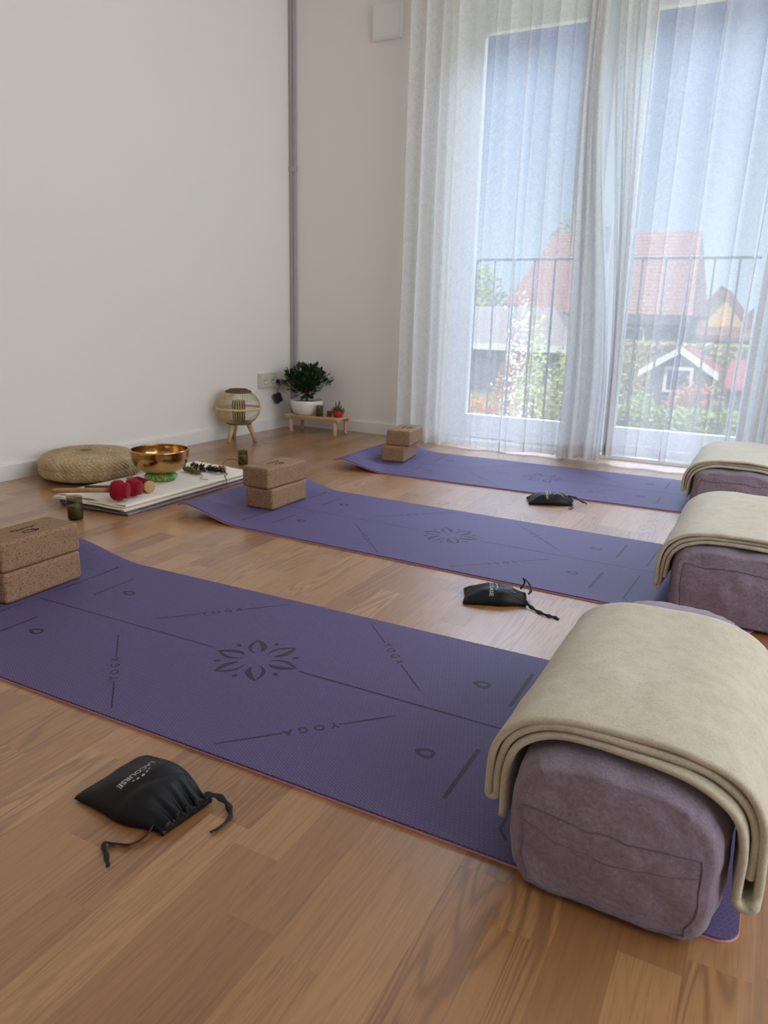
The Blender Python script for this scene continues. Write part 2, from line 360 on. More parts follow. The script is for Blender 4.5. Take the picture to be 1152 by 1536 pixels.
# the balcony window
t = thing('window_1', 'tall white double balcony window behind the sheer curtains', 'window', (0, 0, 0)); S(t)
yf0, yf1 = 4.0, 4.075
b = B(); fw = .05
for a in ((OX0, OZ0, OX0+fw, OZ1), (OX1-fw, OZ0, OX1, OZ1), (OX0+fw, OZ1-.05, OX1-fw, OZ1), (OX0+fw, OZ0, OX1-fw, OZ0+.035), (-.90, OZ0+.035, -.84, OZ1-.05)): b.box((a[0], yf0, a[1]), (a[2], yf1, a[3]))
b.build('window_frame', PVC, t, smooth=False, bevel=.004)
for (x0, x1, g0, g1) in ((-1.662, -.895, -1.578, -1.007), (-.845, -.072, -.735, -.150)):
    b = B(); z0, z1, gz0, gz1 = OZ0+.03, OZ1-.045, .148, 2.09
    ys0, ys1 = yf0+.022, yf1-.004; b.box((x0, ys0, z0), (g0, ys1, z1)); b.box((g1, ys0, z0), (x1, ys1, z1)); b.box((g0, ys0, z0), (g1, ys1, gz0)); b.box((g0, ys0, gz1), (g1, ys1, z1))
    s = b.build('window_sash', PVC, t, smooth=False, bevel=.005)
    bx('glass_pane', (g0-.005, 4.050, gz0-.005), (g1+.005, 4.056, gz1+.005), GLASS, s, 0)
hb = B(); hb.box((-.885, yf0-.012, 1.02), (-.861, yf0, 1.14)); hb.tube([(-.873, yf0-.01, 1.10), (-.873, yf0-.045, 1.10), (-.873, yf0-.048, 1.0)], .008); hb.build('window_handle', PVC, t)
S(B().box((OX0, YB-.002, 0), (OX1, yf0-.02, OZ0)).build('window_sill', TRIM, smooth=False))

# ------------------------------------------------------------------ fixtures on the walls
t = thing('cable_duct', 'thin pale cable duct running floor to ceiling in the room corner', 'cable duct', (xl(YB)+.003, YB, 0))
bx('vertical_duct', (0, -.024, .07), (.019, -.0005, 2.498), DUCT, t); bx('vertical_duct', (.021, -.020, .07), (.036, -.0005, 2.498), DUCT, t)
bx('coupler', (-.001, -.028, 1.475), (.040, -.0005, 1.505), DUCT, t)
bx('side_duct', (.0, -.185, .258), (.016, -.026, .288), DUCT, t)
t = tag(bx('wall_box', (-2.145, YB-.032, 2.078), (-1.978, YB-.0005, 2.245), TRIM, bevel=.005), 'square white box mounted high on the back wall left of the curtain', 'wall box')
bx('cover_plate', (-2.138, YB-.037, 2.085), (-1.985, YB-.032, 2.238), TRIM, t, .003)
xs = xl(3.61)
t = thing('power_outlet', 'white double power outlet low on the left wall', 'power outlet', (xs+.0005, 3.612, .297))
bx('cover_plate', (0, -.078, -.041), (.026, .078, .041), SOCK, t, .003)
for dy in (-.037, .037):
    b = B().lathe([(.0, .0265), (.0175, .0265), (.0190, .0315), (.0225, .0320), (.0235, .026), (.0, .026)], 28)
    b.v = [Vector((v.z, dy+v.x, v.y)) for v in b.v]; s = b.build('socket', SOCK, t)
    h = B()
    for q in (-.0095, .0095): h.lathe([(0, .0272), (.0042, .0272), (.0042, .0266)], 12, (q, 0, 0))
    h.v = [Vector((v.z, dy+v.x, v.y)) for v in h.v]; h.build('pin_hole', HOLE, s)
xa = xl(3.66)
t = thing('power_adapter', 'small black power adapter hanging by its cable below the outlet', 'power adapter', (xa, 3.66, 0))
bx('plug', (.0265, .010, .276), (.046, .028, .298), BLACKP, t, .004)
B().tube(spline([(.044, .020, .282), (.052, .022, .268), (.044, .012, .24), (.033, .020, .215)]), .0022, 6).build('cable', BLACKP, t)
b = B().box((-.024, -.013, -.030), (.024, .013, .026)); R_ = Matrix.Rotation(.5, 3, 'X') @ Matrix.Rotation(1.2, 3, 'Z')
b.v = [R_ @ v + Vector((.034, .022, .188)) for v in b.v]; b.build('adapter_body', BLACKP, t, smooth=False, bevel=.004)

# ------------------------------------------------------------------ curtains
def g(t): return t*math.exp(-t*t)
def curtain(name, label, zt, zb, X, Y, ns, nz=44, hem=True, puddle=0):
    """X(s,v), Y(s,v): plan position for s along the cloth and v = 0 top .. 1 hem"""
    v = []; f = []
    for j in range(nz+1):
        q = j/nz
        for i in range(ns+1):
            s = i/ns; zb_ = zb(s) if callable(zb) else zb
            v.append((X(s, q), Y(s, q), zt+(zb_-zt)*q))
    for j in range(nz):
        for i in range(ns): f.append((j*(ns+1)+i, j*(ns+1)+i+1, (j+1)*(ns+1)+i+1, (j+1)*(ns+1)+i))
    o = mk(name, v, f, SHEER); tag(o, label, 'curtain')
    if hem:
        hv = []
        for k in range(4):
            for i in range(ns+1):
                s = i/ns; zb_ = zb(s) if callable(zb) else zb; zz = zb_+.002+.055*k/3; q = (zt-zz)/(zt-zb_)
                hv.append((X(s, q), Y(s, q)+.0025, zz))
        hf = [(k*(ns+1)+i, k*(ns+1)+i+1, (k+1)*(ns+1)+i+1, (k+1)*(ns+1)+i) for k in range(3) for i in range(ns)]
        mk('hem', hv, hf, SHEER2, o)
    return o
YC = 3.745
def smooth_noise(a, b): return noise.noise(Vector((a, b, 3.3)))
# left curtain: loose folds on the left, flat over the pane, gathered at its right edge
LF = [(-1.415, .009, -.012), (-1.335, .005, .010), (-1.255, .014, -.010), (-1.205, .006, -.02), (-1.115, .012, -.012), (-1.095, .006, .004), (-1.035, .008, .0)]
def LX(s, v):
    # s: 0-.34 left folds, .34-.66 flat over pane, .66-1 gathered
    if s < .34:
        k = s/.34; x = -1.885+.31*k + .017*math.sin(2*PI*3.6*k+.7+.9*v)*(1-.3*v)*min(1, k*5)+.006*math.sin(2*PI*9.3*k+2*v)*k
    elif s < .66:
        k = (s-.34)/.32; x = -1.575+.60*k
        for fx, fa, sl in LF:
            c = fx + sl*(v-.5)*2; x0 = -1.575+.60*k
            x += -fa*1.9*g((x0-c)/(.009+.003*v))
    else:
        k = (s-.66)/.34; xr = -.885+.150*sstep((v-.25)/.65)
        x = -.975+(xr-.016+.975)*k + (.024+.012*v)*math.sin(2*PI*5.3*k+2.2*v)*min(1, k*6)*min(1, (1-k)*5+.35)
    return x + .006*smooth_noise(s*14, v*3)
def LY(s, v):
    if s < .34: k = s/.34; y = .028*math.cos(2*PI*3.6*k+.7+.9*v)+.007*math.sin(2*PI*9.3*k+1+2*v)
    elif s < .66:
        k = (s-.34)/.32; y = .012*math.sin(2*PI*2.3*k+1.5*v)+.005*math.sin(2*PI*7.1*k+2.5*v)
        for fx, fa, sl in LF: y += -.010*math.exp(-(((-1.575+.60*k)-fx-sl*(v-.5)*2)/.010)**2)
    else: k = (s-.66)/.34; y = .030*math.cos(2*PI*5.3*k+2.2*v)+.012*math.sin(2*PI*13*k+3*v)
    return YC + y*(.75+.35*v) + .012*smooth_noise(s*8+5, v*2.5)
curtain('sheer_curtain', 'sheer white linen curtain over the left window pane, gathered at its right edge', 2.46, lambda s: .006+.008*math.sin(s*23)*(s > .3)+.01*(s > .66), LX, LY, 640)
RF = [(-.610, .006, -.012), (-.545, .009, -.02), (-.425, .012, -.03), (-.405, .005, -.02), (-.25, .006, -.02)]
def RX_(s, v):
    if s < .32:
        k = s/.32; xq = -.852+.125*sstep((v-.15)/.70)
        x = xq+(-.695-xq)*k + (.022-.008*v)*math.sin(2*PI*4.3*k+1.0-1.5*v)*min(1, k*6)
    elif s < .68:
        k = (s-.32)/.36; x0 = -.695+.535*k; x = x0
        for fx, fa, sl in RF: x += -fa*1.9*g((x0-fx-sl*(v-.5)*2)/(.009+.003*v))
    else:
        k = (s-.68)/.32; x = -.16+.40*k + .030*math.sin(2*PI*8*k+1.3*v)*min(1, k*8) - .03*sstep(v)*(1-k) + .012*(1-v)
    return x + .006*smooth_noise(s*14+40, v*3)
def RY(s, v):
    if s < .32: k = s/.32; y = .028*math.cos(2*PI*4.3*k+1.0-1.5*v)+.010*math.sin(2*PI*11*k+2*v)
    elif s < .68:
        k = (s-.32)/.36; y = .012*math.sin(2*PI*2.6*k+1.0+1.2*v)
        for fx, fa, sl in RF: y += -.010*math.exp(-(((-.695+.535*k)-fx-sl*(v-.5)*2)/.010)**2)
    else: k = (s-.68)/.32; y = .034*math.cos(2*PI*8*k+1.3*v)+.012*math.sin(2*PI*17*k+2*v)
    return YC+.012 + y*(.75+.35*v) + .012*smooth_noise(s*8+25, v*2.5)
curtain('sheer_curtain', 'sheer white linen curtain over the right window pane, bunched at both sides', 2.46, lambda s: .040+.005*math.sin(s*19), RX_, RY, 640)
t = thing('curtain_rail', 'white ceiling curtain rail carrying the sheer curtains', 'curtain rail', (0, YC, 2.47))
bx('rail', (-1.95, -.02, .0), (.45, .03, .0295), TRIM, t, .003)

# ------------------------------------------------------------------ yoga mats
HU, HV, MATR = .912, .305, .028
def make_mat(label, loc, rz, curl, press_v):
    t = thing('yoga_mat', label, 'yoga mat', loc, rz, 'purple yoga mats')
    def cz(u, v):
        # raised, slightly curled left end; the cork blocks weigh the middle down
        e = 1-sstep((abs(v-press_v[0])-press_v[1])/.13)          # 1 under the blocks
        a = sstep((-u-.62)/.27)*curl*(1-.35*sstep((-u-.85)/.07))
        bb = sstep((-u-.815)/.10)*curl*.7
        return a*(1-e)+bb*e
    def vmax(u):
        d = abs(u)-(HU-MATR)
        return HV if d <= 0 else HV-MATR+math.sqrt(max(0, MATR**2-d*d))
    us = [-HU+.0004]+[-HU+MATR*(1-math.cos(PI/2*k/6)) for k in range(1, 7)]
    us = us+[us[-1]+(2*HU-2*MATR)*k/110 for k in range(1, 110)]+[-x for x in reversed(us)]
    NV = 30
    def layer(name, z0, z1, mat, grow=0):
        v = []; f = []; nu = len(us); w = NV+1
        for z in (z1, z0):
            for u in us:
                for j in range(w):
                    y = (-1+2*j/NV)*(vmax(u)+grow); v.append((u*(1+grow), y, z+cz(u, y)))
        T = lambda i, j: i*w+j; Bm = lambda i, j: nu*w+i*w+j
        for i in range(nu-1):
            for j in range(NV): f.append((T(i,j),T(i+1,j),T(i+1,j+1),T(i,j+1))); f.append((Bm(i,j),Bm(i,j+1),Bm(i+1,j+1),Bm(i+1,j)))
            for j in (0, NV): f.append((T(i,j),T(i+1,j),Bm(i+1,j),Bm(i,j)))
        for i in (0, nu-1):
            for j in range(NV): f.append((T(i,j),T(i,j+1),Bm(i,j+1),Bm(i,j)))
        o = mk(name, v, f, mat, t, smooth=False); return o
    layer('bottom_layer', .0004, .0030, MATK, .001); top = layer('top_layer', .0030, .0064, MATP)
    ZT = .0067
    b = B()
    def strip(p, q, wd, n=10):
        p, q = Vector(p), Vector(q); d = (q-p).normalized(); nn = Vector((-d.y, d.x))*wd/2; vs = []
        for k in range(n+1):
            c = p.lerp(q, k/n)
            for sgn in (1, -1): x = c+nn*sgn; vs.append((x.x, x.y, ZT+cz(x.x, x.y)))
        b.add(vs, [(2*k, 2*k+1, 2*k+3, 2*k+2) for k in range(n)])
    def band(outer, inner):
        m = len(outer); b.add([(p[0], p[1], ZT+cz(*p)) for p in outer]+[(p[0], p[1], ZT+cz(*p)) for p in inner], [(k, k+1, m+k+1, m+k) for k in range(m-1)])
    def disc(c, r1, r2=None, a=0):
        r2 = r2 or r1
        vs = [(c[0]+r1*math.cos(q)*math.cos(a)-r2*math.sin(q)*math.sin(a), c[1]+r1*math.cos(q)*math.sin(a)+r2*math.sin(q)*math.cos(a), ZT) for q in [2*PI*k/16 for k in range(16)]]
        b.add(vs, [tuple(range(16))])
    lw = .0042
    strip((-.655, 0), (-.108, 0), .0030, 30); strip((.103, 0), (.66, 0), lw, 30)
    for s in (1, -1):
        strip((.512, s*.080), (.512, s*.226), .0075); strip((-.558, s*.080), (-.558, s*.212), .0045)
        strip((.607, s*.052), (.607, s*.250), .0045); strip((.607, s*.250), (.622, s*.268), .0045)
        strip((-.657, s*.045), (-.657, s*.238), .0040); band([(-.657+.0045*math.sin(PI*k/6), s*(.236+.022*k/6)) for k in range(7)], [(-.657-.0045*math.sin(PI*k/6), s*(.236+.022*k/6)) for k in range(7)])
        for cu, dr in ((.438, 1), (-.495, 1)):
            o_ = []; i_ = []
            for k in range(25):
                q = 2*PI*k/24; rr = .016*(1-.35*math.sin(q/2)**2)
                x = -.018*math.cos(q); y = .0175*math.sin(q)*(1-.50*(.5+.5*math.cos(q)))
                o_.append((cu+x, s*(.133+y))); i_.append((cu+x*.55+.002, s*(.133+y*.5)))
            band(o_, i_)
    for k in range(6):
        a = k*PI/3+.08; ca, sa = math.cos(a), math.sin(a)
        def loc_(r, w_): return (r*ca-w_*sa, r*sa+w_*ca)
        o1 = []; i1 = []; o2 = []; i2 = []
        for j in range(15):
            q = j/14; r = .026+.068*q; wd = .0225*math.sin(PI*min(1, q*.98+.03))**.8*(1-.25*q)
            th1 = .0068*math.sin(PI*q)+.0010; th2 = .0120*math.sin(PI*q*.95)+.0008
            o1.append(loc_(r, wd)); i1.append(loc_(r-.004*q, max(wd-th1, -wd*.2)))
            if q > .12: o2.append(loc_(r, -wd)); i2.append(loc_(r-.004*q, min(-wd+th2, wd*.3)))
        band(o1, i1); band(o2, i2)
        a2 = a+PI/6; disc((.079*math.cos(a2), .079*math.sin(a2)), .0068, .0050, a2)
    # four diagonal lines with the word in the gap
    for (p, q) in (((-.327, .045), (-.110, .279)), ((.114, .279), (.345, .050)), ((.346, -.053), (.128, -.281)), ((-.103, -.285), (-.328, -.057))):
        p, q = Vector(p), Vector(q); d = (q-p).normalized(); up = Vector((-d.y, d.x))
        L = (q-p).length; strip(p, p+d*(L*.33), .0034); strip(q-d*(L*.35), q, .0034)
        mid = p+d*(L*.49)
        tv, tf = text_mesh('YOGA', .0245, 1.75, .0005)
        letters = B().add([(mid.x+d.x*x+up.x*(y-.0075), mid.y+d.y*x+up.y*(y-.0075), ZT) for x, y in tv], tf); letters.build('lettering', PRINT, top, smooth=False)
    b.build('printed_lines', PRINT, top, smooth=False)
    return t
_tc = {}
def text_mesh(s, size, spacing=1.0, bold=0.0):
    """flat lettering, centred: 2-D vertices and faces"""
    key = (s, size, spacing, bold)
    if key in _tc: return _tc[key]
    cu = bpy.data.curves.new('lettering_curve', 'FONT'); cu.body = s; cu.size = size; cu.space_character = spacing; cu.align_x = 'CENTER'; cu.offset = bold
    cu.resolution_u = 3
    o = bpy.data.objects.new('lettering_curve', cu); C.objects.link(o)
    dg = bpy.context.evaluated_depsgraph_get(); me = bpy.data.meshes.new_from_object(o.evaluated_get(dg))
    r = ([(v.co.x, v.co.y) for v in me.vertices], [tuple(p.vertices) for p in me.polygons])
    bpy.data.objects.remove(o); bpy.data.curves.remove(cu); bpy.data.meshes.remove(me); _tc[key] = r; return r
make_mat('nearest purple yoga mat with the flower print in the foreground', (-.862, 1.112, 0), .004, .040, (.04, .12))
make_mat('middle purple yoga mat between the other two mats', (-.870, 2.142, 0), -.036, .046, (.02, .12))
make_mat('farthest purple yoga mat right below the curtains', (-.870, 3.196, 0), .018, .044, (.03, .12))

# ------------------------------------------------------------------ cork blocks
blk = thing('yoga_block', '', 'yoga block')
BL, BWd, BH = .226, .119, .0745
bx('block_body', (-BWd/2, -BL/2, 0), (BWd/2, BL/2, BH), CORK, blk, .009)
b = B(); tv, tf = text_mesh('wiselife', .021, 1.1, .0005); b.add([(-.012+y, -x, BH+.0003) for x, y in tv], tf); b.build('lettering', BRAND, blk, smooth=False)
b = B(); o_ = []
for k in range(33):
    q = 2*PI*k/32; o_.append((.024+.010*math.sin(q)*math.cos(q*.5)-.001, .020*math.sin(q)+.0*q, BH+.0004))
b.tube([(.022+.0085*math.sin(q), -.004+.019*math.cos(q), BH+.0001) for q in [PI*.15+1.75*PI*k/24 for k in range(25)]], .0011, 5)
b.tube([(.026+.006*math.sin(q), .006+.013*math.cos(q), BH+.0001) for q in [-.6*PI+1.3*PI*k/18 for k in range(19)]], .0011, 5); b.build('emblem', BRAND, blk)
def dup(root, loc, rz, label, group):
    r = root.copy(); C.objects.link(r); r.location = loc; r.rotation_euler = (0, 0, rz); r['label'] = label; r['group'] = group
    for ch in root.children:
        c = ch.copy(); C.objects.link(c); c.parent = r
        for gch in ch.children: d = gch.copy(); C.objects.link(d); d.parent = c
    return r
zb = .0070
spots = [((-1.597, 1.147, zb), .03, 'lower cork block of the stack on the nearest mat'),
         ((-1.600, 1.151, zb+BH+.0006), .01, 'upper cork block with burnt lettering, on the nearest mat'),
         ((-1.588, 2.190, zb), .02, 'lower cork block of the stack on the middle mat'),
         ((-1.594, 2.186, zb+BH+.0006), -.045, 'upper cork block of the stack on the middle mat'),
         ((-1.608, 3.240, zb+.0006), .17, 'lower cork block of the stack on the farthest mat'),
         ((-1.592, 3.268, zb+BH+.0006), .15, 'upper cork block of the stack on the farthest mat, set further back')]
for i, (l, r, lab) in enumerate(spots):
    if i == 0: blk.location = l; blk.rotation_euler = (0, 0, r); blk['label'] = lab; blk['group'] = 'cork yoga blocks stacked in pairs on the mats'
    else: dup(blk, l, r, lab, 'cork yoga blocks stacked in pairs on the mats')

# ------------------------------------------------------------------ bolsters
def bolster(label, loc, rz, hw, hl, h, seed, wr=1.0, sc=.62, line=False, ex=4.2):
    t = thing('bolster', label, 'bolster', loc, rz, 'mauve bolsters on the right ends of the mats')
    NX = 40; n_ = 6.0
    def surf(a, b_, c):
        # a: across, b_: along, c: height, each -1..1 on a cube
        e_x = ex if c > 0 else 6.0
        s = (abs(a)**e_x+abs(c)**e_x)**(1/e_x)
        m = max(abs(a), abs(c), 1e-6); k = m/s if s > 0 else 1
        x, z = a*k, c*k                                     # rounded cross-section
        rad = max(abs(x), abs(z))
        e = abs(b_)
        # rounded ends
        sh = 1-.13*max(0, (e-.70)/.30)**2.2
        x *= sh; z *= sh
        y = b_*(1 + .035*(1-min(1, (a*a+c*c))) * (1 if e > .99 else 0))
        p = Vector((x*hw, y*hl, h/2+z*h/2))
        q = Vector((x*3.2, y*3.5, z*2.0+seed)); d = .005*noise.noise(q*1.1)+.0014*noise.noise(q*3.1)*wr
        corner = max(0, abs(a)-.72)/.28*max(0, e-.80)/.2
        d += .0030*corner*math.sin(b_*40+a*26+seed)*wr
        nrm = Vector((x, y*.4, z)).normalized()
        p += nrm*d
        if p.z < 0: p.z *= .05
        if z < -.55: p.z = max(0, p.z*(1-.9*sstep((-z-.55)/.4)))
        return p
    V = {}; verts = []; faces = []
    NY = 64
    def idx(i, j, k):
        key = (i, j, k)
        if key not in V: V[key] = len(verts); verts.append(surf(-1+2*i/NX, -1+2*j/NY, -1+2*k/NX))
        return V[key]
    for i in range(NX):
        for j in range(NY):
            for k in (0, NX): faces.append((idx(i,j,k), idx(i+1,j,k), idx(i+1,j+1,k), idx(i,j+1,k)))
    for j in range(NY):
        for k in range(NX):
            for i in (0, NX): faces.append((idx(i,j,k), idx(i,j+1,k), idx(i,j+1,k+1), idx(i,j,k+1)))
    for i in range(NX):
        for k in range(NX):
            for j in (0, NY): faces.append((idx(i,j,k), idx(i+1,j,k), idx(i+1,j,k+1), idx(i,j,k+1)))
    body = mk('cover', verts, faces, BOLST, t)
    # seams: front end panel outline and a lower stitch line
    for sgn in (-1, 1):
        sq = []
        for (p, q) in (((-.90, sc), (.90, sc)), ((.90, sc), (.90, -.95)), ((.90, -.95), (-.90, -.95)), ((-.90, -.95), (-.90, sc))):
            for k in range(16): sq.append((p[0]+(q[0]-p[0])*k/16, p[1]+(q[1]-p[1])*k/16))
        B().tube([surf(a, sgn*1.0, c) + Vector((0, sgn*.0004, 0)) for a, c in sq], 0.0013, 6, closed=True).build('seam', SEAM, t)
    B().tube([surf(-.89+1.78*k/30, -1.0, sc-.26-.20*math.sin(PI*k/30)) for k in range(31)], .0009, 6).build('seam', SEAM, t) if line else None
    return t, (hw, hl, h)
BZ = .0068
bolster('nearest mauve bolster, its end panel in the right foreground', (-.099, 1.092, BZ), .0, .130, .312, .192, 1.0, 1.0, .24, True, 2.9)
bolster('middle mauve bolster on the right end of the second mat', (-.025, 2.135, BZ), .0, .145, .325, .180, 5.0)
bolster('farthest mauve bolster, partly hidden behind the middle one', (-.085, 3.205, BZ), .0, .150, .325, .175, 9.0, 1.3)

def ribbon(path, th, y0, y1, ny=26, wob=0.0, seed=0.0, wig=0.0):
    """soft cloth band: path of (x,z) pairs with y0/y1 edges per index; rounded thickness"""
    P = [Vector((p[0], 0, p[1])) for p in path]; m = len(P); rings = []
    for i, p in enumerate(P):
        a = P[max(0, i-1)]; c = P[min(m-1, i+1)]; tg = (c-a).normalized(); nn = Vector((-tg.z, 0, tg.x))
        ya_, yb_ = y0(i/(m-1)), y1(i/(m-1)); r = th/2; ring = []
        for k in range(ny+1): ring.append((ya_+r+(yb_-ya_-2*r)*k/ny, r))
        for k in range(1, 6): q = PI/2-PI*k/6; ring.append((yb_-r+r*math.cos(q), r*math.sin(q)))
        for k in range(ny+1): ring.append((yb_-r-(yb_-ya_-2*r)*k/ny, -r))
        for k in range(1, 6): q = -PI/2-PI*k/6; ring.append((ya_+r+r*math.cos(q), r*math.sin(q)))
        out = []
        for y, w_ in ring:
            d = wob*noise.noise(Vector((p.x*9, y*7, p.z*9+seed)))+wig*noise.noise(Vector((p.x*24, y*20, p.z*24+seed)))
            out.append(p+nn*(w_+d)+Vector((0, y, 0)))
        rings.append(out)
    k = len(rings[0]); v = [x for r in rings for x in r]
    f = [(i*k+j, i*k+(j+1) % k, (i+1)*k+(j+1) % k, (i+1)*k+j) for i in range(m-1) for j in range(k)]
    for base in (0, (m-1)*k):
        c = Vector((0, 0, 0))
        for j in range(k): c += v[base+j]
        v.append(c/k); ci = len(v)-1
        f += [(base+j, base+(j+1) % k, ci) for j in range(k)]
    return v, f
def arch(cx, hw, h, zbase, d, left_z, right_z, n=60, flare_l=0, flare_r=0):
    """points left->right over a rounded box of half width hw and height h, offset d"""
    pts = []; A = hw+d; Hh = h/2+d; cz = h/2
    for k in range(n*3+1):
        q = PI*1.35-(PI*1.7)*k/(n*3)
        c_, s_ = math.cos(q), math.sin(q); r = (abs(c_)**3.1+abs(s_)**3.1)**(-1/3.1)
        pts.append((cx+A*c_*r, zbase+cz+Hh*s_*r))
    out = [p for p in pts if p[1] > zbase+cz*.9 ]
    # straight drops
    L = []; x0, z0 = out[0]
    k = 0; zz = left_z
    while zz < z0-.004: L.append((x0-flare_l*sstep((z0-zz)/.15), zz)); zz += .006
    Rr = []; x1, z1 = out[-1]; zz = z1-.006
    while zz > right_z: Rr.append((x1+flare_r*sstep((z1-zz)/.15), zz)); zz -= .006
    return L+out+Rr
def uturn(p, q, dirz=-1, n=8):
    p, q = Vector(p), Vector(q); c = (p+q)/2; r = (q-p)/2; out = []
    for k in range(1, n):
        a = PI*k/n; v = r*(-math.cos(a)); out.append((c.x+v.x, c.y+v.y+dirz*abs(r.length)*math.sin(a)))
    return out
def blanket(label, cx, by, hw, h, zbase, layers, th, y0, y1, seed, group, edge=.012):
    """layers: list of (offset, left_z, right_z, flare_l, flare_r) from the innermost out, alternately turned"""
    path = []; own = []
    for li, (d, lz, rz_, fl, fr, left_to_right) in enumerate(layers):
        a = arch(cx, hw, h, zbase, d, lz, rz_, flare_l=fl, flare_r=fr)
        if not left_to_right: a = a[::-1]
        if path:
            u_ = uturn(path[-1], a[0]); path += u_; own += [li-.5]*len(u_)
        path += a; own += [li]*len(a)
    m = len(path)
    Y0 = lambda q: y0 + edge*noise.noise(Vector((own[min(m-1, int(q*(m-1)))]*3.7+seed, path[min(m-1, int(q*(m-1)))][0]*5, seed))) - .004*own[min(m-1, int(q*(m-1)))]
    Y1 = lambda q: y1 + edge*1.5*noise.noise(Vector((own[min(m-1, int(q*(m-1)))]*2.7+seed, path[min(m-1, int(q*(m-1)))][0]*4, seed+9)))
    v, f = ribbon(path, th, Y0, Y1, 30, .0035, seed, .0012)
    o = mk('folded_blanket', v, f, WOOL); return tag(o, label, 'blanket', group)
GB = 'cream blankets folded over the bolsters'
blanket('cream blanket folded over the nearest bolster', -.099, 0, .131, .192, BZ,
        [(.0192, .130, .085, .010, .004, False), (.0302, .132, .068, .018, .001, True), (.0085, .070, .066, -.003, -.006, False)], .0098, .812, 1.255, 2.0, GB)
blanket('cream blanket folded over the middle bolster', -.025, 0, .145, .180, BZ,
        [(.0178, .066, .090, .022, .0, False), (.0282, .064, .060, .036, .004, True), (.0078, .125, .060, .0, .0, False)], .0090, 1.845, 2.345, 6.0, GB)
blanket('cream blanket folded over the farthest bolster', -.085, 0, .150, .175, BZ,
        [(.0178, .095, .085, .012, .0, False), (.0282, .100, .060, .028, .004, True), (.0078, .062, .060, .0, .0, False)], .0090, 2.925, 3.44, 11.0, GB)

# ------------------------------------------------------------------ black pouches
def pouch(label, loc, rz, L=.150, Wd=.128, H=.042, seed=0.0, mouth=.66, strings=()):
    t = thing('drawstring_pouch', label, 'pouch', loc, rz, 'black satin pouches beside the mats')
    NU, NV = 60, 44
    def half(u): # half width along the length, u 0 (bottom seam) .. 1 (mouth)
        return Wd/2*(1-.06*math.sin(PI*min(1, u*1.4))-(1-mouth)*sstep((u-.50)/.48))
    def pt(u, v, side):
        gz = sstep((u-.70)/.27)
        w_ = half(u); y = v*w_; x = u*L + .006*(v*v)*(1-u)*-1
        prof = (1-abs(v)**2.6)**.55 if abs(v) < 1 else 0
        bod = H/2*prof*(math.sin(PI*min(1, (u*.93+.03)))**.55)*(1-.30*gz)
        ru = gz*.0042*math.sin(v*15+seed)*(1-abs(v)**6) + gz*.0025*math.sin(v*31+2*seed)*(1-abs(v)**6)
        bump = .0035*noise.noise(Vector((u*4, v*2.4, seed)))*prof
        crease = -.0035*math.exp(-((u-.60-.10*v)/.05)**2)*prof
        if side > 0: z = bod*1.35+ru+bump+crease
        else: z = -bod*.65 + ru*.6*0
        return Vector((x, y, max(z, -bod*.65) + .65*H/2*.98 - .65*H/2*(1-min(1, bod/(H/2)))*.75))
    v = []; f = []
    for side in (1, -1):
        for i in range(NU+1):
            for j in range(NV+1): v.append(pt(i/NU, -1+2*j/NV, side))
    w = NV+1; o2 = (NU+1)*w
    for i in range(NU):
        for j in range(NV):
            f.append((i*w+j, (i+1)*w+j, (i+1)*w+j+1, i*w+j+1)); f.append((o2+i*w+j, o2+i*w+j+1, o2+(i+1)*w+j+1, o2+(i+1)*w+j))
    for j in range(NV):
        for i in (0, NU): f.append((i*w+j, i*w+j+1, o2+i*w+j+1, o2+i*w+j))
    zmin = min(a.z for a in v)
    for a in v: a.z -= zmin
    body = mk('pouch_body', v, f, SATIN, t)
    # merge the coincident side seams
    bm = bmesh.new(); bm.from_mesh(body.data); bmesh.ops.remove_doubles(bm, verts=bm.verts, dist=1e-5); bmesh.ops.recalc_face_normals(bm, faces=bm.faces); bm.to_mesh(body.data); bm.free()
    body.data.polygons.foreach_set('use_smooth', [True]*len(body.data.polygons))
    def top(x, y):
        u = x/L; vv = max(-.98, min(.98, y/half(u))); return pt(u, vv, 1).z-zmin+.0005
    tv, tf = text_mesh('LACOURSE', .0128, 1.0, .00018)
    b = B(); b.add([(.060+y, -.010-x, top(.060+y, -.010-x)) for x, y in tv], tf); b.build('lettering', SILVER, body, smooth=False)
    b = B()
    for k, (dx, dy, r_) in enumerate(((0, 0, .0042), (-.001, .0075, .0034), (-.001, -.0075, .0034), (-.003, .0135, .0026), (-.003, -.0135, .0026))):
        cx_, cy_ = .0775+dx, dy-.010; an = dy*40
        for pet in (-.6, 0, .6):
            vs = []
            for q in range(9):
                a = 2*PI*q/8; px = r_*(.5+.5*math.cos(a)); py = r_*.28*math.sin(a)
                A = an+pet; X = cx_+px*math.cos(A)-py*math.sin(A); Yq = cy_+px*math.sin(A)+py*math.cos(A); vs.append((X, Yq, top(X, Yq)))
            b.add(vs[:8], [tuple(range(8))])
    b.build('emblem', SILVER, body, smooth=False)
    # gathered channel at the mouth
    ch = B(); pts = []
    for k in range(49):
        vv = -1+2*k/48; p = pt(.965, vv, 1); pts.append((p.x+.003, p.y, p.z-zmin-.001+.0012*math.sin(k*2.1)))
    ch.tube(pts, [.0030+.0012*math.sin(k*1.9) for k in range(49)], 7); ch.build('gathered_channel', SATIN, body)
    for pts in strings:
        pp = spline(pts, 7)
        B().tube(pp, [(.0042+.0012*math.sin(k*.9), .0015) for k in range(len(pp))], 8).build('drawstring', CORD, t)
    return t
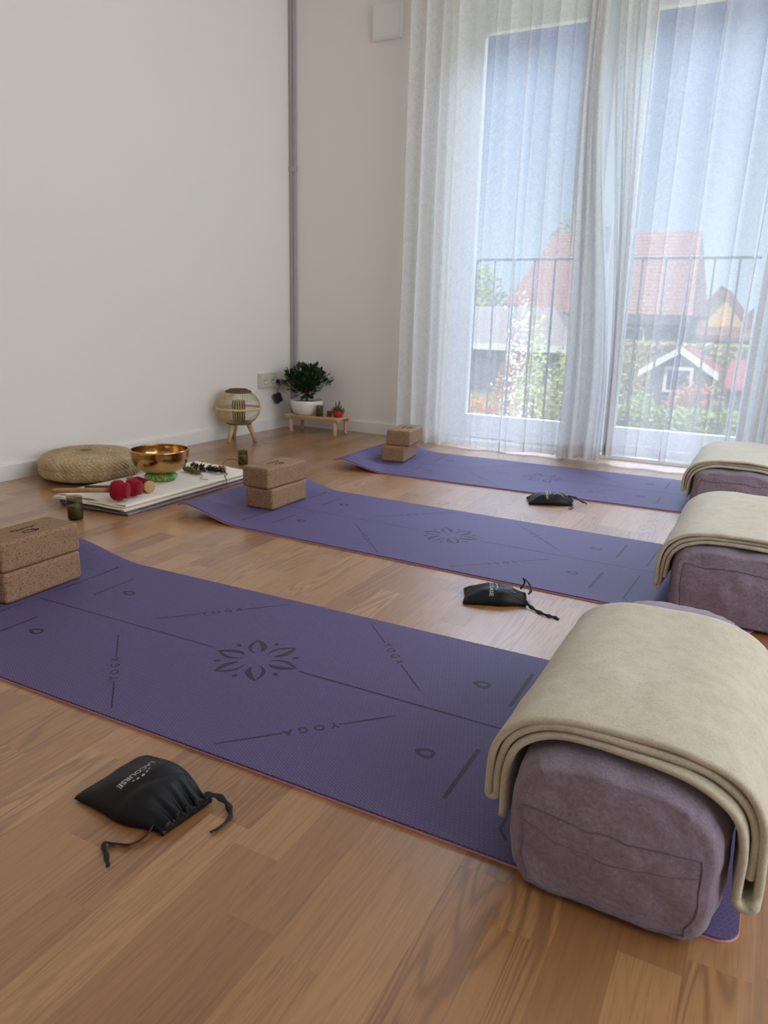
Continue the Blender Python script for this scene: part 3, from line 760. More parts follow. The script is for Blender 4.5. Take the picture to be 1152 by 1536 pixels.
pouch('black satin pouch with silver lettering lying before the nearest mat', (-.805, .688, 0), -.10, .160, .134, .046, .4, .66,
      [[(.150, .040, .013), (.166, .050, .012), (.186, .050, .006), (.205, .036, .004), (.210, .012, .004), (.206, -.002, .003)],
       [(.140, -.045, .012), (.144, -.062, .006), (.138, -.082, .004), (.118, -.094, .004), (.110, -.102, .006), (.128, -.112, .003), (.146, -.122, .002)]])
pouch('black satin pouch beside the near edge of the middle mat', (-.630, 1.675, 0), .36, .152, .105, .040, 2.1, .74,
      [[(.140, .035, .020), (.150, .046, .034), (.146, .052, .044), (.160, .040, .036), (.166, .028, .022), (.160, .020, .012)],
       [(.146, -.030, .014), (.160, -.045, .006), (.176, -.070, .004), (.198, -.092, .004), (.214, -.098, .003), (.224, -.108, .002)]])
pouch('black satin pouch beside the near edge of the farthest mat', (-.795, 2.752, 0), .40, .165, .100, .046, 4.2, .74,
      [[(.150, .020, .026), (.176, .014, .024), (.200, .004, .012), (.222, -.004, .004)],
       [(.150, -.030, .020), (.160, -.040, .010), (.160, -.062, .004), (.150, -.082, .003), (.140, -.086, .003)]])

# ------------------------------------------------------------------ straw floor cushion
PC = (-2.500, 2.135); PR = .200; PHt = .112
v = []; f = []; NT = 300; NP = 110
for i in range(NT):
    a = 2*PI*i/NT
    for k in range(NP+1):
        q = k/NP
        # profile: bottom centre -> side -> top centre as rounded super-ellipse
        th = -PI/2+PI*q; c_, s_ = math.cos(th), math.sin(th)
        r = PR*abs(c_)**.42; z = PHt/2*(1+math.copysign(abs(s_)**.62, s_))
        side = sstep((r-PR*.80)/(PR*.15))
        coil = math.sin(2*PI*(z/.0125)) if side > .5 else math.sin(2*PI*(r/.0135))
        ph = math.floor(z/.0125)*1.3 if side > .5 else math.floor(r/.0135)*1.3
        d = .0030*abs(coil)-.0020*math.sin(a*64+ph+(z*260 if side > .5 else r*260))*1.0
        d += .0018*math.sin(a*21)*side*math.sin(PI*q)
        rr = r+d*side; zz = z+(d*(1-side) if q > .5 else 0)-.004*(1-side)*(q > .5)*math.exp(-(r/.03)**2)
        v.append((PC[0]+rr*math.cos(a), PC[1]+rr*math.sin(a), max(.0005, zz)))
for i in range(NT):
    j = (i+1) % NT
    for k in range(NP): f.append((i*(NP+1)+k, j*(NP+1)+k, j*(NP+1)+k+1, i*(NP+1)+k+1))
tag(mk('floor_cushion', v, f, STRAW), 'round woven straw floor cushion against the left wall', 'floor cushion')

# ------------------------------------------------------------------ folded cloths with singing bowl and mallets
def zig(x0, x1, z0, th, n, first_right=True, jit=.0, seed=0):
    path = []; z = z0+th/2
    for k in range(n):
        xs = [x0+(x1-x0)*i/24 for i in range(25)]
        if k % 2: xs = xs[::-1]
        sh = jit*noise.noise(Vector((k*3.1+seed, .3, 0)))
        seg = [(x+sh, z+.0012*math.sin(x*40+k)) for x in xs]
        if path:
            p, q = path[-1], seg[0]; cx_, cz_ = (p[0]+q[0])/2, (p[1]+q[1])/2; r = (q[1]-p[1])/2; sg = 1 if k % 2 else -1
            path += [(p[0]+(q[0]-p[0])*i/6+sg*r*1.3*math.sin(PI*i/6), cz_-r*math.cos(PI*i/6)) for i in range(1, 6)]
        path += seg; z += th*1.08
    return path, z-th*.54
p_, zt1 = zig(-2.240, -1.915, .001, .0042, 3, jit=.008, seed=2)
v, f = ribbon(p_, .0038, lambda q: 1.765+.012*math.sin(q*9), lambda q: 2.470+.01*math.sin(q*7), 40, .0022, 3.0, .0016)
tag(mk('folded_cloth', v, f, MAUVEC), 'mauve patterned cloth folded flat beneath the cream cloth', 'cloth')
p_, zt2 = zig(-2.250, -1.922, zt1+.0024, .0052, 4, jit=.012, seed=5)
v, f = ribbon(p_, .0046, lambda q: 1.755+.012*math.sin(q*8+1), lambda q: 2.480+.012*math.sin(q*7), 40, .0026, 7.0, .0010)
tag(mk('folded_cloth', v, f, LINEN), 'cream cotton cloth folded flat under the singing bowl', 'cloth')
ZC = zt2+.0015
b = B(); pr = []
BX, BY = -2.097, 2.124
for i in range(48):
    a = 2*PI*i/48
    for k in range(20):
        q = 2*PI*k/20; rr = .0195*(1+.06*math.sin(a*9+q*2)); x = .044+rr*math.cos(q)*1.0; pr.append((BX+x*math.cos(a), BY+x*math.sin(a), ZC+.0155+.0150*math.sin(q)*(1+.05*math.sin(a*13))))
b.add(pr, [(i*20+k, ((i+1) % 48)*20+k, ((i+1) % 48)*20+(k+1) % 20, i*20+(k+1) % 20) for i in range(48) for k in range(20)])
tag(b.build('ring_cushion', BROC), 'green brocade ring cushion holding up the brass singing bowl', 'ring cushion')
prof = []
Ro, Hb = .115, .113
outp = [(0, 0), (.030, .0005), (.052, .004), (.075, .014), (.094, .030), (.107, .052), (.1135, .076), (.115, .096), (.1155, .104)]
inp = [(.1165, .1075), (.1165, .112), (.114, .1145), (.1115, .1135), (.111, .106), (.1105, .090), (.108, .072), (.101, .052), (.088, .032), (.070, .017), (.048, .0075), (.025, .0045), (0, .004)]
def cat_(pts, n=5): return [(p.x, p.y) for p in spline([(a, b_, 0) for a, b_ in pts], n)]
prof = [(max(0, a)*.955, b_*.845) for a, b_ in cat_(outp)+inp[:3]+cat_(inp[3:])]
tag(B().lathe(prof, 72, (BX, BY, ZC+.0275)).build('singing_bowl', BRASS), 'polished brass singing bowl on a green ring cushion', 'singing bowl')
# mallets
def along(pts_r, n, a, d):
    """lathe profile (r, s) about the axis a + d*s"""
    d = Vector(d).normalized(); u = d.orthogonal().normalized(); w = d.cross(u); m = len(pts_r); v = []; f = []
    for i in range(n):
        q = 2*PI*i/n; e = u*math.cos(q)+w*math.sin(q)
        for r, s in pts_r: v.append(Vector(a)+d*s+e*r)
    for i in range(n):
        for k in range(m-1): f.append((i*m+k, ((i+1) % n)*m+k, ((i+1) % n)*m+k+1, i*m+k+1))
    return v, f
def felt(R, L_): return [(0, 0), (R*.55, .0005), (R*.80, .004), (R*.96, L_*.22), (R, L_*.45), (R*.97, L_*.62), (R*.80, L_*.70), (R*.78, L_*.74), (R*.76, L_*.97), (R*.70, L_), (0, L_)]
t = thing('mallet', 'red felt mallet with a thick pale wooden handle, nearest the candle', 'mallet', (-1.976, 1.798, ZC))
d = Vector((.86, .47, .0)); a = Vector((0, 0, .0365))
v, f = along(felt(.0365, .060), 36, a-d*.028, d); mk('felt_head', v, f, RED, t)
e_ = a-d*.235+Vector((0, 0, -.006))
B().tube([a-d*.026, a-d*.12+Vector((0, 0, -.002)), e_+d*.01, e_], [.0085, .0085, .0085, .006], 12).build('handle', BEECH, t)
t = thing('mallet', 'red felt mallet with a thin dark handle, behind the first mallet', 'mallet', (-1.980, 1.870, ZC))
d = Vector((.93, .30, 0)).normalized(); a = Vector((0, 0, .033))
v, f = along(felt(.033, .052), 36, a-d*.026, d); mk('felt_head', v, f, RED, t)
B().tube([a-d*.024, a-d*.19+Vector((0, 0, -.010))], [.006, .005], 10).build('handle', DARKW, t)
t = thing('mallet', 'wooden striker wrapped in dark red suede beside the ring cushion', 'mallet', (-1.980, 1.938, ZC))
d = Vector((.90, -.28, 0)).normalized(); a = Vector((0, 0, .0235))
v, f = along([(0, 0), (.0225, 0), (.0228, .001), (.0228, .088), (.0215, .090), (0, .090)], 32, a-d*.085, d); mk('suede_wrap', v, f, REDD, t)
v, f = along([(.0205, -.002), (.0218, .001), (.0218, .0085), (.0205, .010), (0, .010)], 32, a+d*.004, d); mk('wooden_end', v, f, ENDG, t)
v, f = along([(0, 0), (.010, .002), (.0165, .012), (.0165, .024), (.010, .034), (.012, .048), (.012, .07)], 28, a-d*.150, d); mk('handle', v, f, BEECH, t)

# dried herbs
def herb(label, p, q, r, m1, m2, seed, cord=None, loop=None):
    rnd = random.Random(seed); p, q = Vector(p), Vector(q); L_ = (q-p).length; d = (q-p)/L_; u = d.orthogonal().normalized(); w = d.cross(u)
    t = thing('herb_bundle', label, 'herb bundle', p)
    b = B()
    ax = [d*(L_*k/12) for k in range(13)]
    b.tube(ax, [r*.55*(.7+.5*math.sin(PI*min(1, k/12+.1)))*(1+.15*rnd.random()) for k in range(13)], 9)
    for k in range(170):
        s = rnd.random()*L_; a = rnd.random()*2*PI; e = u*math.cos(a)+w*math.sin(a); c = d*s+e*r*(.45+.5*rnd.random())
        if c.z+p.z < ZC+.001: c.z = ZC+.001-p.z
        ln = (d*rnd.uniform(.3, 1)+e*rnd.uniform(.1, .7)).normalized()*r*rnd.uniform(.5, 1.1); sd = ln.cross(e).normalized()*r*.22
        c2 = c+ln
        if c2.z+p.z < ZC+.001: c2.z = ZC+.001-p.z
        b.add([c-sd, c+sd, c2, c+e*.0015], [(0, 1, 3), (1, 2, 3), (2, 0, 3), (0, 2, 1)])
    b.build('dried_stems', m1, t, smooth=False)
    b2 = B()
    for k in range(16):
        s = L_*(.55+.5*rnd.random()); a = rnd.random()*PI; e = u*math.cos(a)+w*math.sin(a); e.z = abs(e.z)
        c = d*s+e*r*.6; ln = (d*.6+e*rnd.uniform(.4, 1.2)+Vector((0, 0, .4*rnd.random()))).normalized()*rnd.uniform(.012, .028); sd = ln.cross(Vector((0, 0, 1))).normalized()*.004
        b2.add([c, c+ln*.5+sd, c+ln, c+ln*.5-sd, c+ln*.5+Vector((0, 0, .001))], [(0, 1, 4), (1, 2, 4), (2, 3, 4), (3, 0, 4), (0, 3, 2, 1)])
    b2.build('dry_leaf', m2, t, smooth=False)
    if cord: B().tube([Vector(x)-p for x in spline(cord, 7)], .0014, 6).build('cord', m1, t)
    if loop: B().tube([Vector(x)-p for x in spline(loop, 7)], .0014, 6).build('cord', DARKW, t)
z_ = ZC+.010
herb('olive green dried herb bundle right behind the singing bowl', (-2.150, 2.305, z_), (-2.035, 2.270, z_), .013, HERBO, HERBP, 1,
     [(-2.035, 2.270, z_), (-2.00, 2.255, ZC+.004), (-1.975, 2.215, ZC+.003), (-1.940, 2.215, ZC+.003)])
herb('dark brown dried herb bundle behind the olive bundle', (-2.165, 2.375, z_), (-2.055, 2.325, z_), .0125, HERBD, HERBD, 2)
herb('dark dried herb bundle with pale leaves and trailing cords near the cloth edge', (-2.060, 2.350, z_+.002), (-1.965, 2.345, z_+.002), .014, HERBD, HERBP, 3,
     [(-1.965, 2.345, z_), (-1.940, 2.335, ZC+.004), (-1.925, 2.30, ZC+.004), (-1.903, 2.285, ZC-.006), (-1.897, 2.275, .016)],
     [(-2.02, 2.40, z_), (-2.03, 2.43, z_+.022), (-2.00, 2.46, z_+.028), (-1.965, 2.465, z_+.016), (-1.95, 2.46, ZC+.003)])

# ------------------------------------------------------------------ smoked glass candles
def candle(label, loc, r=.0255, h=.078, fill=.62):
    t = thing('candle_glass', label, 'candle', loc, 0, 'candles in smoked glasses')
    B().lathe([(0, .0005), (r*.93, .0005), (r, .004), (r, h), (r-.0012, h+.0006), (r-.0024, h), (r-.0024, .006), (0, .006)], 36).build('glass', SMOKE, t)
    B().lathe([(0, .0065), (r-.0032, .0065), (r-.0032, h*fill), (r*.8, h*fill+.0008), (r*.25, h*fill-.0005), (0, h*fill)], 32).build('wax', WAX, t)
    B().tube([(0, 0, h*fill-.002), (.0005, 0, h*fill+.006), (.0015, .0005, h*fill+.012)], .0012, 6).build('wick', WAX, t)
candle('smoked glass candle in front of the folded cloth', (-2.028, 1.652, 0))
candle('smoked glass candle on the floor behind the folded cloth', (-2.150, 2.702, 0), .0235, .066)
# ------------------------------------------------------------------ bamboo floor lantern
LXc, LYc = -2.573, 3.207
t = thing('bamboo_lantern', 'round bamboo lantern on wooden tripod legs by the left wall', 'lantern', (LXc, LYc, 0))
cz_, RL, HL = .184, .116, .084
def lp(k): # profile angle k -1..1 -> r, z
    q = k*1.12; return (RL*math.cos(q)**.75, cz_+HL*math.sin(q)/math.sin(1.12))
for k in range(56):
    a = 2*PI*k/56; pts = []
    for j in range(17):
        r_, z = lp(-1+2*j/16); pts.append((r_*math.cos(a), r_*math.sin(a), z))
    B().tube(pts, [(.0022, .0011)]*17, 6).build('bamboo_slat', BAMBOO, t)
def ring(r_, z, th, n=48): return B().tube([(r_*math.cos(2*PI*k/n), r_*math.sin(2*PI*k/n), z) for k in range(n)], th, 8, closed=True)
ring(RL+.002, cz_-.004, .0060).build('middle_band', BAMBOO, t)
b = ring(lp(1)[0]+.003, cz_+HL, .006); b.lathe([(lp(1)[0]-.004, cz_+HL-.004), (lp(1)[0]-.012, cz_+HL+.014), (lp(1)[0]-.016, cz_+HL+.014), (lp(1)[0]-.010, cz_+HL-.006)], 40); b.build('top_rim', DARKW, t)
b = ring(lp(-1)[0]+.002, cz_-HL, .006); b.lathe([(0, cz_-HL-.003), (lp(-1)[0], cz_-HL-.003), (lp(-1)[0], cz_-HL+.004), (0, cz_-HL+.004)], 40); b.build('base_plate', DARKW, t)
B().lathe([(.034, cz_-HL+.005), (.036, cz_-HL+.12), (.034, cz_-HL+.12), (.032, cz_-HL+.005)], 30).build('inner_glass', SMOKE, t)
b = B().lathe([(0, cz_-HL+.005), (.022, cz_-HL+.005), (.022, cz_-HL+.055), (0, cz_-HL+.055)], 24); b.build('candle', WAX, t)
for a in (-1.6, .45, 2.6):
    c_, s_ = math.cos(a), math.sin(a); B().tube([(.052*c_, .052*s_, cz_-HL-.002), (.090*c_, .090*s_, .0)], [.0145, .0100], 12).build('leg', PINEL, t)
# ------------------------------------------------------------------ plant stand and what it carries
SX0, SX1, SY0, SY1, SZ = -2.572, -2.205, 3.632, 3.800, .092
t = thing('plant_stand', 'low slatted pine plant stand in the room corner', 'plant stand', ((SX0+SX1)/2, (SY0+SY1)/2, 0))
hx, hy = (SX1-SX0)/2, (SY1-SY0)/2
for s in (-1, 1): bx('rail', (-hx+.004, s*(hy-.022)-.009, SZ-.014), (hx-.004, s*(hy-.022)+.009, SZ), PINE, t, .002)
ns = 9; pw = 2*hx/ns
for k in range(ns): bx('slat', (-hx+k*pw+.003, -hy, SZ+.0004), (-hx+(k+1)*pw-.003, hy, SZ+.0114), PINE, t, .002)
for sx_ in (-1, 1):
    for sy_ in (-1, 1): B().lathe([(0, 0), (.0105, 0), (.0115, .003), (.0125, SZ-.0146), (0, SZ-.0146)], 16, (sx_*(hx-.030), sy_*(hy-.024), 0)).build('leg', PINEL, t)
ST = SZ+.0118
t = thing('potted_plant', 'bushy dark green plant in a white ceramic pot on the plant stand', 'potted plant', (-2.470, 3.716, ST))
B().lathe([(0, 0), (.066, 0), (.074, .004), (.088, .030), (.096, .062), (.097, .082), (.0955, .084), (.0935, .082), (.092, .062), (.090, .060), (0, .058)], 48).build('pot', POT, t)
B().lathe([(0, .074), (.05, .073), (.0925, .071), (.0925, .062), (0, .062)], 40).build('soil', SOIL, t)
b = B(); rnd = random.Random(3); tips = []
b.tube([(0, 0, .070), (.003, .002, .10), (-.002, 0, .14)], [.011, .008, .006], 10)
for k in range(16):
    a = rnd.random()*2*PI; el = rnd.uniform(.15, 1.4); l_ = rnd.uniform(.05, .10)
    q = Vector((math.cos(a)*math.cos(el), math.sin(a)*math.cos(el), math.sin(el)*.9))*l_; s0 = Vector((0, 0, .095+.04*rnd.random()))
    b.tube([s0, s0+q*.5+Vector((0, 0, .01)), s0+q+Vector((0, 0, .02))], [.004, .003, .002], 6); tips.append(s0+q)
b.build('stem', BARK, t)
b = B()
for k in range(640):
    while True:
        p = Vector((rnd.uniform(-1, 1), rnd.uniform(-1, 1), rnd.uniform(-1, 1)))
        if .25 < p.length < 1.0: break
    sc = .75+.45*noise.noise(p*2.3+Vector((4, 0, 0)))+.25
    low = 1-.55*sstep((-p.z)/.9)
    c = Vector((p.x*.128*sc*low, p.y*.118*sc*low, .190+p.z*.088*sc))
    if c.z < .088 or (c.y > .145): continue
    dr = (c-Vector((0, 0, .13))).normalized()+Vector((rnd.uniform(-.5, .5), rnd.uniform(-.5, .5), rnd.uniform(-.3, .6))); dr.normalize()
    sd = dr.cross(Vector((rnd.uniform(-.3, .3), rnd.uniform(-.3, .3), 1))).normalized(); up = sd.cross(dr); L_ = rnd.uniform(.024, .042); w_ = L_*.34
    b.add([c, c+dr*L_*.35+sd*w_, c+dr*L_*.75+sd*w_*.7, c+dr*L_, c+dr*L_*.75-sd*w_*.7, c+dr*L_*.35-sd*w_, c+dr*L_*.5+up*.003],
          [(0, 1, 6), (1, 2, 6), (2, 3, 6), (3, 4, 6), (4, 5, 6), (5, 0, 6)])
b.build('foliage', JADE, t)
candle('smoked glass candle on the plant stand beside the white pot', (-2.348, 3.668, ST), .0215, .064)
t = tag(B().lathe([(0, .0005), (.014, .0005), (.016, .004), (.0165, .034), (.0145, .034), (.014, .006), (0, .006)], 28, (-2.294, 3.690, ST)).build('tealight_cup', SMOKE), 'tiny dark glass cup next to the red potted succulent', 'cup')
B().lathe([(0, .007), (.0135, .007), (.0135, .020), (0, .020)], 24, (-2.294, 3.690, ST)).build('wax', WAX, t)
t = thing('potted_succulent', 'small spiky succulent wrapped in red paper on the plant stand', 'potted plant', (-2.252, 3.716, ST))
b = B(); v = []; NR = 40
REDP = simple('red_paper', srgb(190, 28, 44), .45, .4, 60, .1, .1)
for i in range(NR):
    a = 2*PI*i/NR; fl = .5+.5*math.sin(a*5)
    for r_, z in ((.0, .0004), (.026, .0004), (.030, .012), (.034+.010*fl, .026+.014*fl), (.033+.010*fl, .026+.014*fl), (.025, .018), (0, .018)): v.append((r_*math.cos(a), r_*math.sin(a), z))
b.add(v, [(i*7+k, ((i+1) % NR)*7+k, ((i+1) % NR)*7+k+1, i*7+k+1) for i in range(NR) for k in range(6)]); b.build('paper_wrap', REDP, t)
b = B()
for k in range(22):
    a = k*2.4; el = .35+1.1*(k/22); l_ = .052 if k < 18 else .078; q = Vector((math.cos(a)*math.cos(el), math.sin(a)*math.cos(el), math.sin(el)))*l_
    b.tube([(0, 0, .016), q*.5+Vector((0, 0, .016)), q*.85+Vector((0, 0, .018)), q+Vector((0, 0, .020))], [.003, .0042, .003, .0004], 6)
b.build('spiky_leaf', leafmat('succulent_leaf', srgb(92, 96, 62), .3), t)

# ------------------------------------------------------------------ outside the window
GZ = -2.6
GRASS = simple('lawn', srgb(140, 140, 100), .95, .1, 3, .3, .4, .02)
S(B().add([(-70, 4.6, GZ), (60, 4.6, GZ), (60, 120, GZ), (-70, 120, GZ)], [(0, 1, 2, 3)]).build('ground', GRASS, smooth=False))
YR = 4.19
t = thing('balcony_railing', 'grey steel bar railing outside the balcony window', 'railing', (0, YR, 0))
x0, x1, zt_ = -1.625, -.02, 1.005
b = B().tube([(x0, 0, .02), (x0, 0, zt_-.03), (x0+.009, 0, zt_-.009), (x0+.03, 0, zt_), (x1-.03, 0, zt_), (x1-.009, 0, zt_-.009), (x1, 0, zt_-.03), (x1, 0, .02)], .0085, 10); b.build('rail_frame', STEEL, t)
B().tube([(x0, 0, .06), (x1, 0, .06)], .008, 8).build('bottom_rail', STEEL, t)
for k in range(1, 14): B().tube([(x0+(x1-x0)*k/14, 0, .06), (x0+(x1-x0)*k/14, 0, zt_)], .0058, 8).build('bar', STEEL, t)
for x in (x0-.02, x1+.0): bx('wall_bracket', (x, -.048, .90), (x+.02, .008, .95), STEEL, t, .002)

TILE = None
n = N('clay_roof_tile'); tcx = n.obj(); wv = n.n('ShaderNodeTexBrick'); wv.inputs['Scale'].default_value = 1; wv.inputs['Brick Width'].default_value = .28; wv.inputs['Row Height'].default_value = .22; wv.inputs['Mortar Size'].default_value = .02
mpx = n.n('ShaderNodeMapping'); n.l(tcx, mpx.inputs[0]); n.l(mpx.outputs[0], wv.inputs[0])
wv.inputs[1].default_value = (*srgb(184, 142, 132), 1); wv.inputs[2].default_value = (*srgb(168, 126, 117), 1); wv.inputs[3].default_value = (*srgb(128, 88, 82), 1)
n.bsdf(wv.outputs[0], .8, .2, n.bump(wv.outputs[1], .4, .03)); TILE = n.m
def outm(nm, c, r=.85): return simple(nm, srgb(*c), r, .2, 4, .08, 0)
GREYR = outm('grey_roof_felt', (168, 158, 156)); PALEW = outm('pale_render', (214, 204, 190)); DARKWALL = outm('dark_timber', (108, 104, 106))
YEL = outm('yellow_render', (238, 206, 140)); BRNR = outm('brown_roof_tile', (150, 112, 98)); WHT = outm('white_paint', (240, 238, 234)); SHEDR = outm('red_shed_roof', (184, 104, 102)); SHEDW = outm('brown_shed_boards', (120, 108, 104)); WIN = simple('dark_window', (.05, .06, .08), .1, .5, 3, .05, 0)

def quadslab(b, p0, p1, p2, p3, th):
    p = [Vector(q) for q in (p0, p1, p2, p3)]; nn = (p[1]-p[0]).cross(p[3]-p[0]).normalized()*th
    b.add(p+[q-nn for q in p], [(0,1,2,3),(7,6,5,4),(0,4,5,1),(1,5,6,2),(2,6,7,3),(3,7,4,0)])
# big house with a red tiled roof
HX0, HX1, HY, HR = -16.1, -5.0, 46.0, 51.0
t = thing('house', 'large house with a red tiled roof across the gardens', 'house', (HX0, HY, GZ)); 
b = B(); EZ, RZ = 1.12-GZ, 6.05-GZ; wd_ = HX1-HX0
b.prism([(.4, 0), (wd_-.4, 0), (wd_-.4, EZ), (.4, EZ)], .5, 9.5); w_ = b.build('wall', DARKWALL, t, smooth=False)
for x in (3.6, 7.3): 
    f_ = bx('window', (x, .44, 1.5), (x+1.5, .52, 2.9), WHT, t, 0); bx('pane', (x+.12, .41, 1.62), (x+1.38, .45, 2.78), WIN, f_, 0)
b = B(); quadslab(b, (-.2, 0, EZ-.1), (wd_+.2, 0, EZ-.1), (wd_-.4, 5, RZ), (1.9, 5, RZ), .25); quadslab(b, (wd_+.2, 10, EZ-.1), (-.2, 10, EZ-.1), (1.9, 5, RZ), (wd_-.4, 5, RZ), .25)
b.add([(-.2, 0, EZ-.1), (1.9, 5, RZ), (-.2, 10, EZ-.1), (wd_+.2, 0, EZ-.1), (wd_-.4, 5, RZ), (wd_+.2, 10, EZ-.1)], [(0, 2, 1), (3, 4, 5)])
b.build('roof', TILE, t, smooth=False)
bx('gutter', (-.2, -.18, EZ-.62), (wd_+.2, .02, EZ-.12), DARKWALL, t, 0)
# garage with a grey pitched roof
t = thing('garage', 'low building with a grey roof and white eaves left of the red roof', 'garage', (-14.6, 32.0, GZ))
b = B().box((0.3, .3, 0), (6.1, 5.5, 2.1)); b.build('wall', DARKWALL, t, smooth=False)
b = B(); quadslab(b, (0, 0, 2.10), (6.9, 0, 2.10), (5.0, 3.0, 3.75), (0, 3.0, 3.75), .15); quadslab(b, (6.9, 6, 2.10), (0, 6, 2.10), (0, 3.0, 3.75), (5.0, 3.0, 3.75), .15)
b.add([(6.9, 0, 2.1), (6.9, 6, 2.1), (5.0, 3.0, 3.75)], [(0, 1, 2)]); b.build('roof', GREYR, t, smooth=False)
bx('eaves_board', (-.1, -.12, 1.86), (7.0, .02, 2.14), WHT, t, 0)
# yellow house
t = thing('house', 'yellow house with a brown roof behind the shed', 'house', (-6.5, 58.5, GZ))
b = B().prism([(0, 0), (4.2, 0), (4.2, 3.0), (2.1, 5.6), (0, 3.0)], 0, 8); b.build('wall', YEL, t, smooth=False)
b = B(); quadslab(b, (-.5, -.5, 2.5), (2.1, -.5, 5.75), (2.1, 8.4, 5.75), (-.5, 8.4, 2.5), .25); quadslab(b, (2.1, -.5, 5.75), (4.9, -.5, 2.4), (4.9, 8.4, 2.4), (2.1, 8.4, 5.75), .25); b.build('roof', BRNR, t, smooth=False)
b = B(); quadslab(b, (-1.2, -2.4, 2.1), (5.2, -2.4, 2.1), (5.2, -.05, 3.0), (-1.2, -.05, 3.0), .15); b.build('porch_roof', BRNR, t, smooth=False)
bx('porch_wall', (2.6, -2.0, 0), (5.0, -.05, 2.0), DARKWALL, t, 0); bx('door', (1.2, -.06, 0), (2.1, -.01, 2.0), WHT, t, 0)
t = thing('house', 'pale house with a brown roof at the right edge of the window', 'house', (-3.6, 69.0, GZ))
B().prism([(0, 0), (7, 0), (7, 3.6), (3.5, 6.4), (0, 3.6)], 0, 8).build('wall', YEL, t, smooth=False)
b = B(); quadslab(b, (-.6, -.5, 3.1), (3.5, -.5, 6.6), (3.5, 8.4, 6.6), (-.6, 8.4, 3.1), .3); quadslab(b, (3.5, -.5, 6.6), (7.6, -.5, 3.1), (7.6, 8.4, 3.1), (3.5, 8.4, 6.6), .3); b.build('roof', BRNR, t, smooth=False)
# shed with white bargeboards
t = thing('garden_shed', 'brown garden shed with white bargeboards and a red roof', 'shed', (-4.35, 28.0, GZ))
B().prism([(.25, 0), (2.15, 0), (2.15, 1.75), (1.2, 2.35), (.25, 1.75)], .3, 3.2).build('wall', SHEDW, t, smooth=False)
b = B(); quadslab(b, (-.05, 0, 1.58), (1.2, 0, 2.40), (1.2, 3.5, 2.40), (-.05, 3.5, 1.58), .08); quadslab(b, (1.2, 0, 2.40), (2.45, 0, 1.58), (2.45, 3.5, 1.58), (1.2, 3.5, 2.40), .08); b.build('roof', SHEDR, t, smooth=False)
b = B()
for sg in (-1, 1): b.add([(1.2+sg*q, y, z) for y in (-.06, .02) for q, z in ((0, 2.46), (1.32, 1.60), (1.32, 1.36), (0, 2.22))], [(0,1,2,3),(7,6,5,4),(0,4,5,1),(1,5,6,2),(2,6,7,3),(3,7,4,0)])
b.build('bargeboard', WHT, t, smooth=False)
f_ = bx('window', (.72, .22, .85), (1.68, .30, 1.75), WHT, t, 0); bx('pane', (.84, .19, .97), (1.56, .23, 1.63), WIN, f_, 0)
t = thing('garden_shed', 'small red roofed outbuilding to the right of the shed', 'shed', (-1.55, 28.4, GZ))
B().box((0, .2, 0), (2.6, 3, 1.15)).build('wall', SHEDW, t, smooth=False)
b = B(); quadslab(b, (-.15, 0, 1.10), (2.8, 0, 1.10), (2.8, 3.2, 1.95), (-.15, 3.2, 1.95), .08); b.build('roof', SHEDR, t, smooth=False)

def leafcloud(b, c, R_, n, size, rnd, flat=1.0):
    for k in range(n):
        while True:
            p = Vector((rnd.uniform(-1, 1), rnd.uniform(-1, 1), rnd.uniform(-1, 1)))
            if .3 < p.length < 1: break
        s = .8+.45*noise.noise(p*1.9+Vector(c)*.37)
        q = Vector((c[0]+p.x*R_[0]*s, c[1]+p.y*R_[1]*s, c[2]+p.z*R_[2]*s))
        if q.z < GZ+.02: continue
        d = Vector((rnd.gauss(0, 1), rnd.gauss(0, 1), rnd.gauss(0, 1))).normalized(); e = d.orthogonal().normalized(); L_ = size*rnd.uniform(.6, 1.4)
        m = d.cross(e)*L_*.12
        b.add([q-d*L_, q+e*L_*.5+m, q+d*L_, q-e*L_*.5+m], [(0, 1, 2), (0, 2, 3)])
def tree(name, label, cat, c, R_, n, size, mat, trunk=.12, seed=1, extra=(), group=None, ty=None):
    rnd = random.Random(seed); t = thing(name, label, cat, (c[0], c[1], GZ), 0, group)
    b = B(); leafcloud(b, (0, 0, c[2]-GZ), R_, n, size, rnd)
    for (dx, dz, r2, n2) in extra: leafcloud(b, (dx, 0, c[2]-GZ+dz), r2, n2, size, rnd)
    for q in b.v: q.z = max(q.z, .02)
    b.build('foliage', mat, t, smooth=False)
    bb = B().tube([(0, 0, 0), (.03, 0, (c[2]-GZ)*.5), (0, 0, c[2]-GZ)], [trunk, trunk*.8, trunk*.4], 8)
    for k in range(5):
        a = k*1.3; bb.tube([(0, 0, (c[2]-GZ)*.55), (math.cos(a)*R_[0]*.5, math.sin(a)*R_[1]*.5, (c[2]-GZ)+R_[2]*.3*math.sin(k))], [trunk*.4, trunk*.12], 6)
    bb.build('trunk', BARK, t)
    return t
LGREEN = leafmat('spring_green_leaf', srgb(178, 190, 96), .3, .6); OLIVE = leafmat('olive_leaf', srgb(188, 178, 116), .3, .6); HEDGEM = leafmat('hedge_leaf', srgb(164, 176, 84), .4, .6)
BLOSS = leafmat('white_blossom', srgb(246, 232, 222), .06, .7); ORNG = leafmat('amber_leaf', srgb(226, 166, 70), .25, .6); PEACH = leafmat('peach_leaf', srgb(206, 148, 104), .25, .6); HAZY = leafmat('pale_far_leaf', srgb(176, 176, 140), .2, .7)
GT = 'trees beyond the gardens'
tree('tree', 'light green tree left of the red tiled roof', 'tree', (-17.2, 44.0, 1.8), (2.6, 2.0, 2.2), 1500, .16, LGREEN, .2, 1, group=GT)
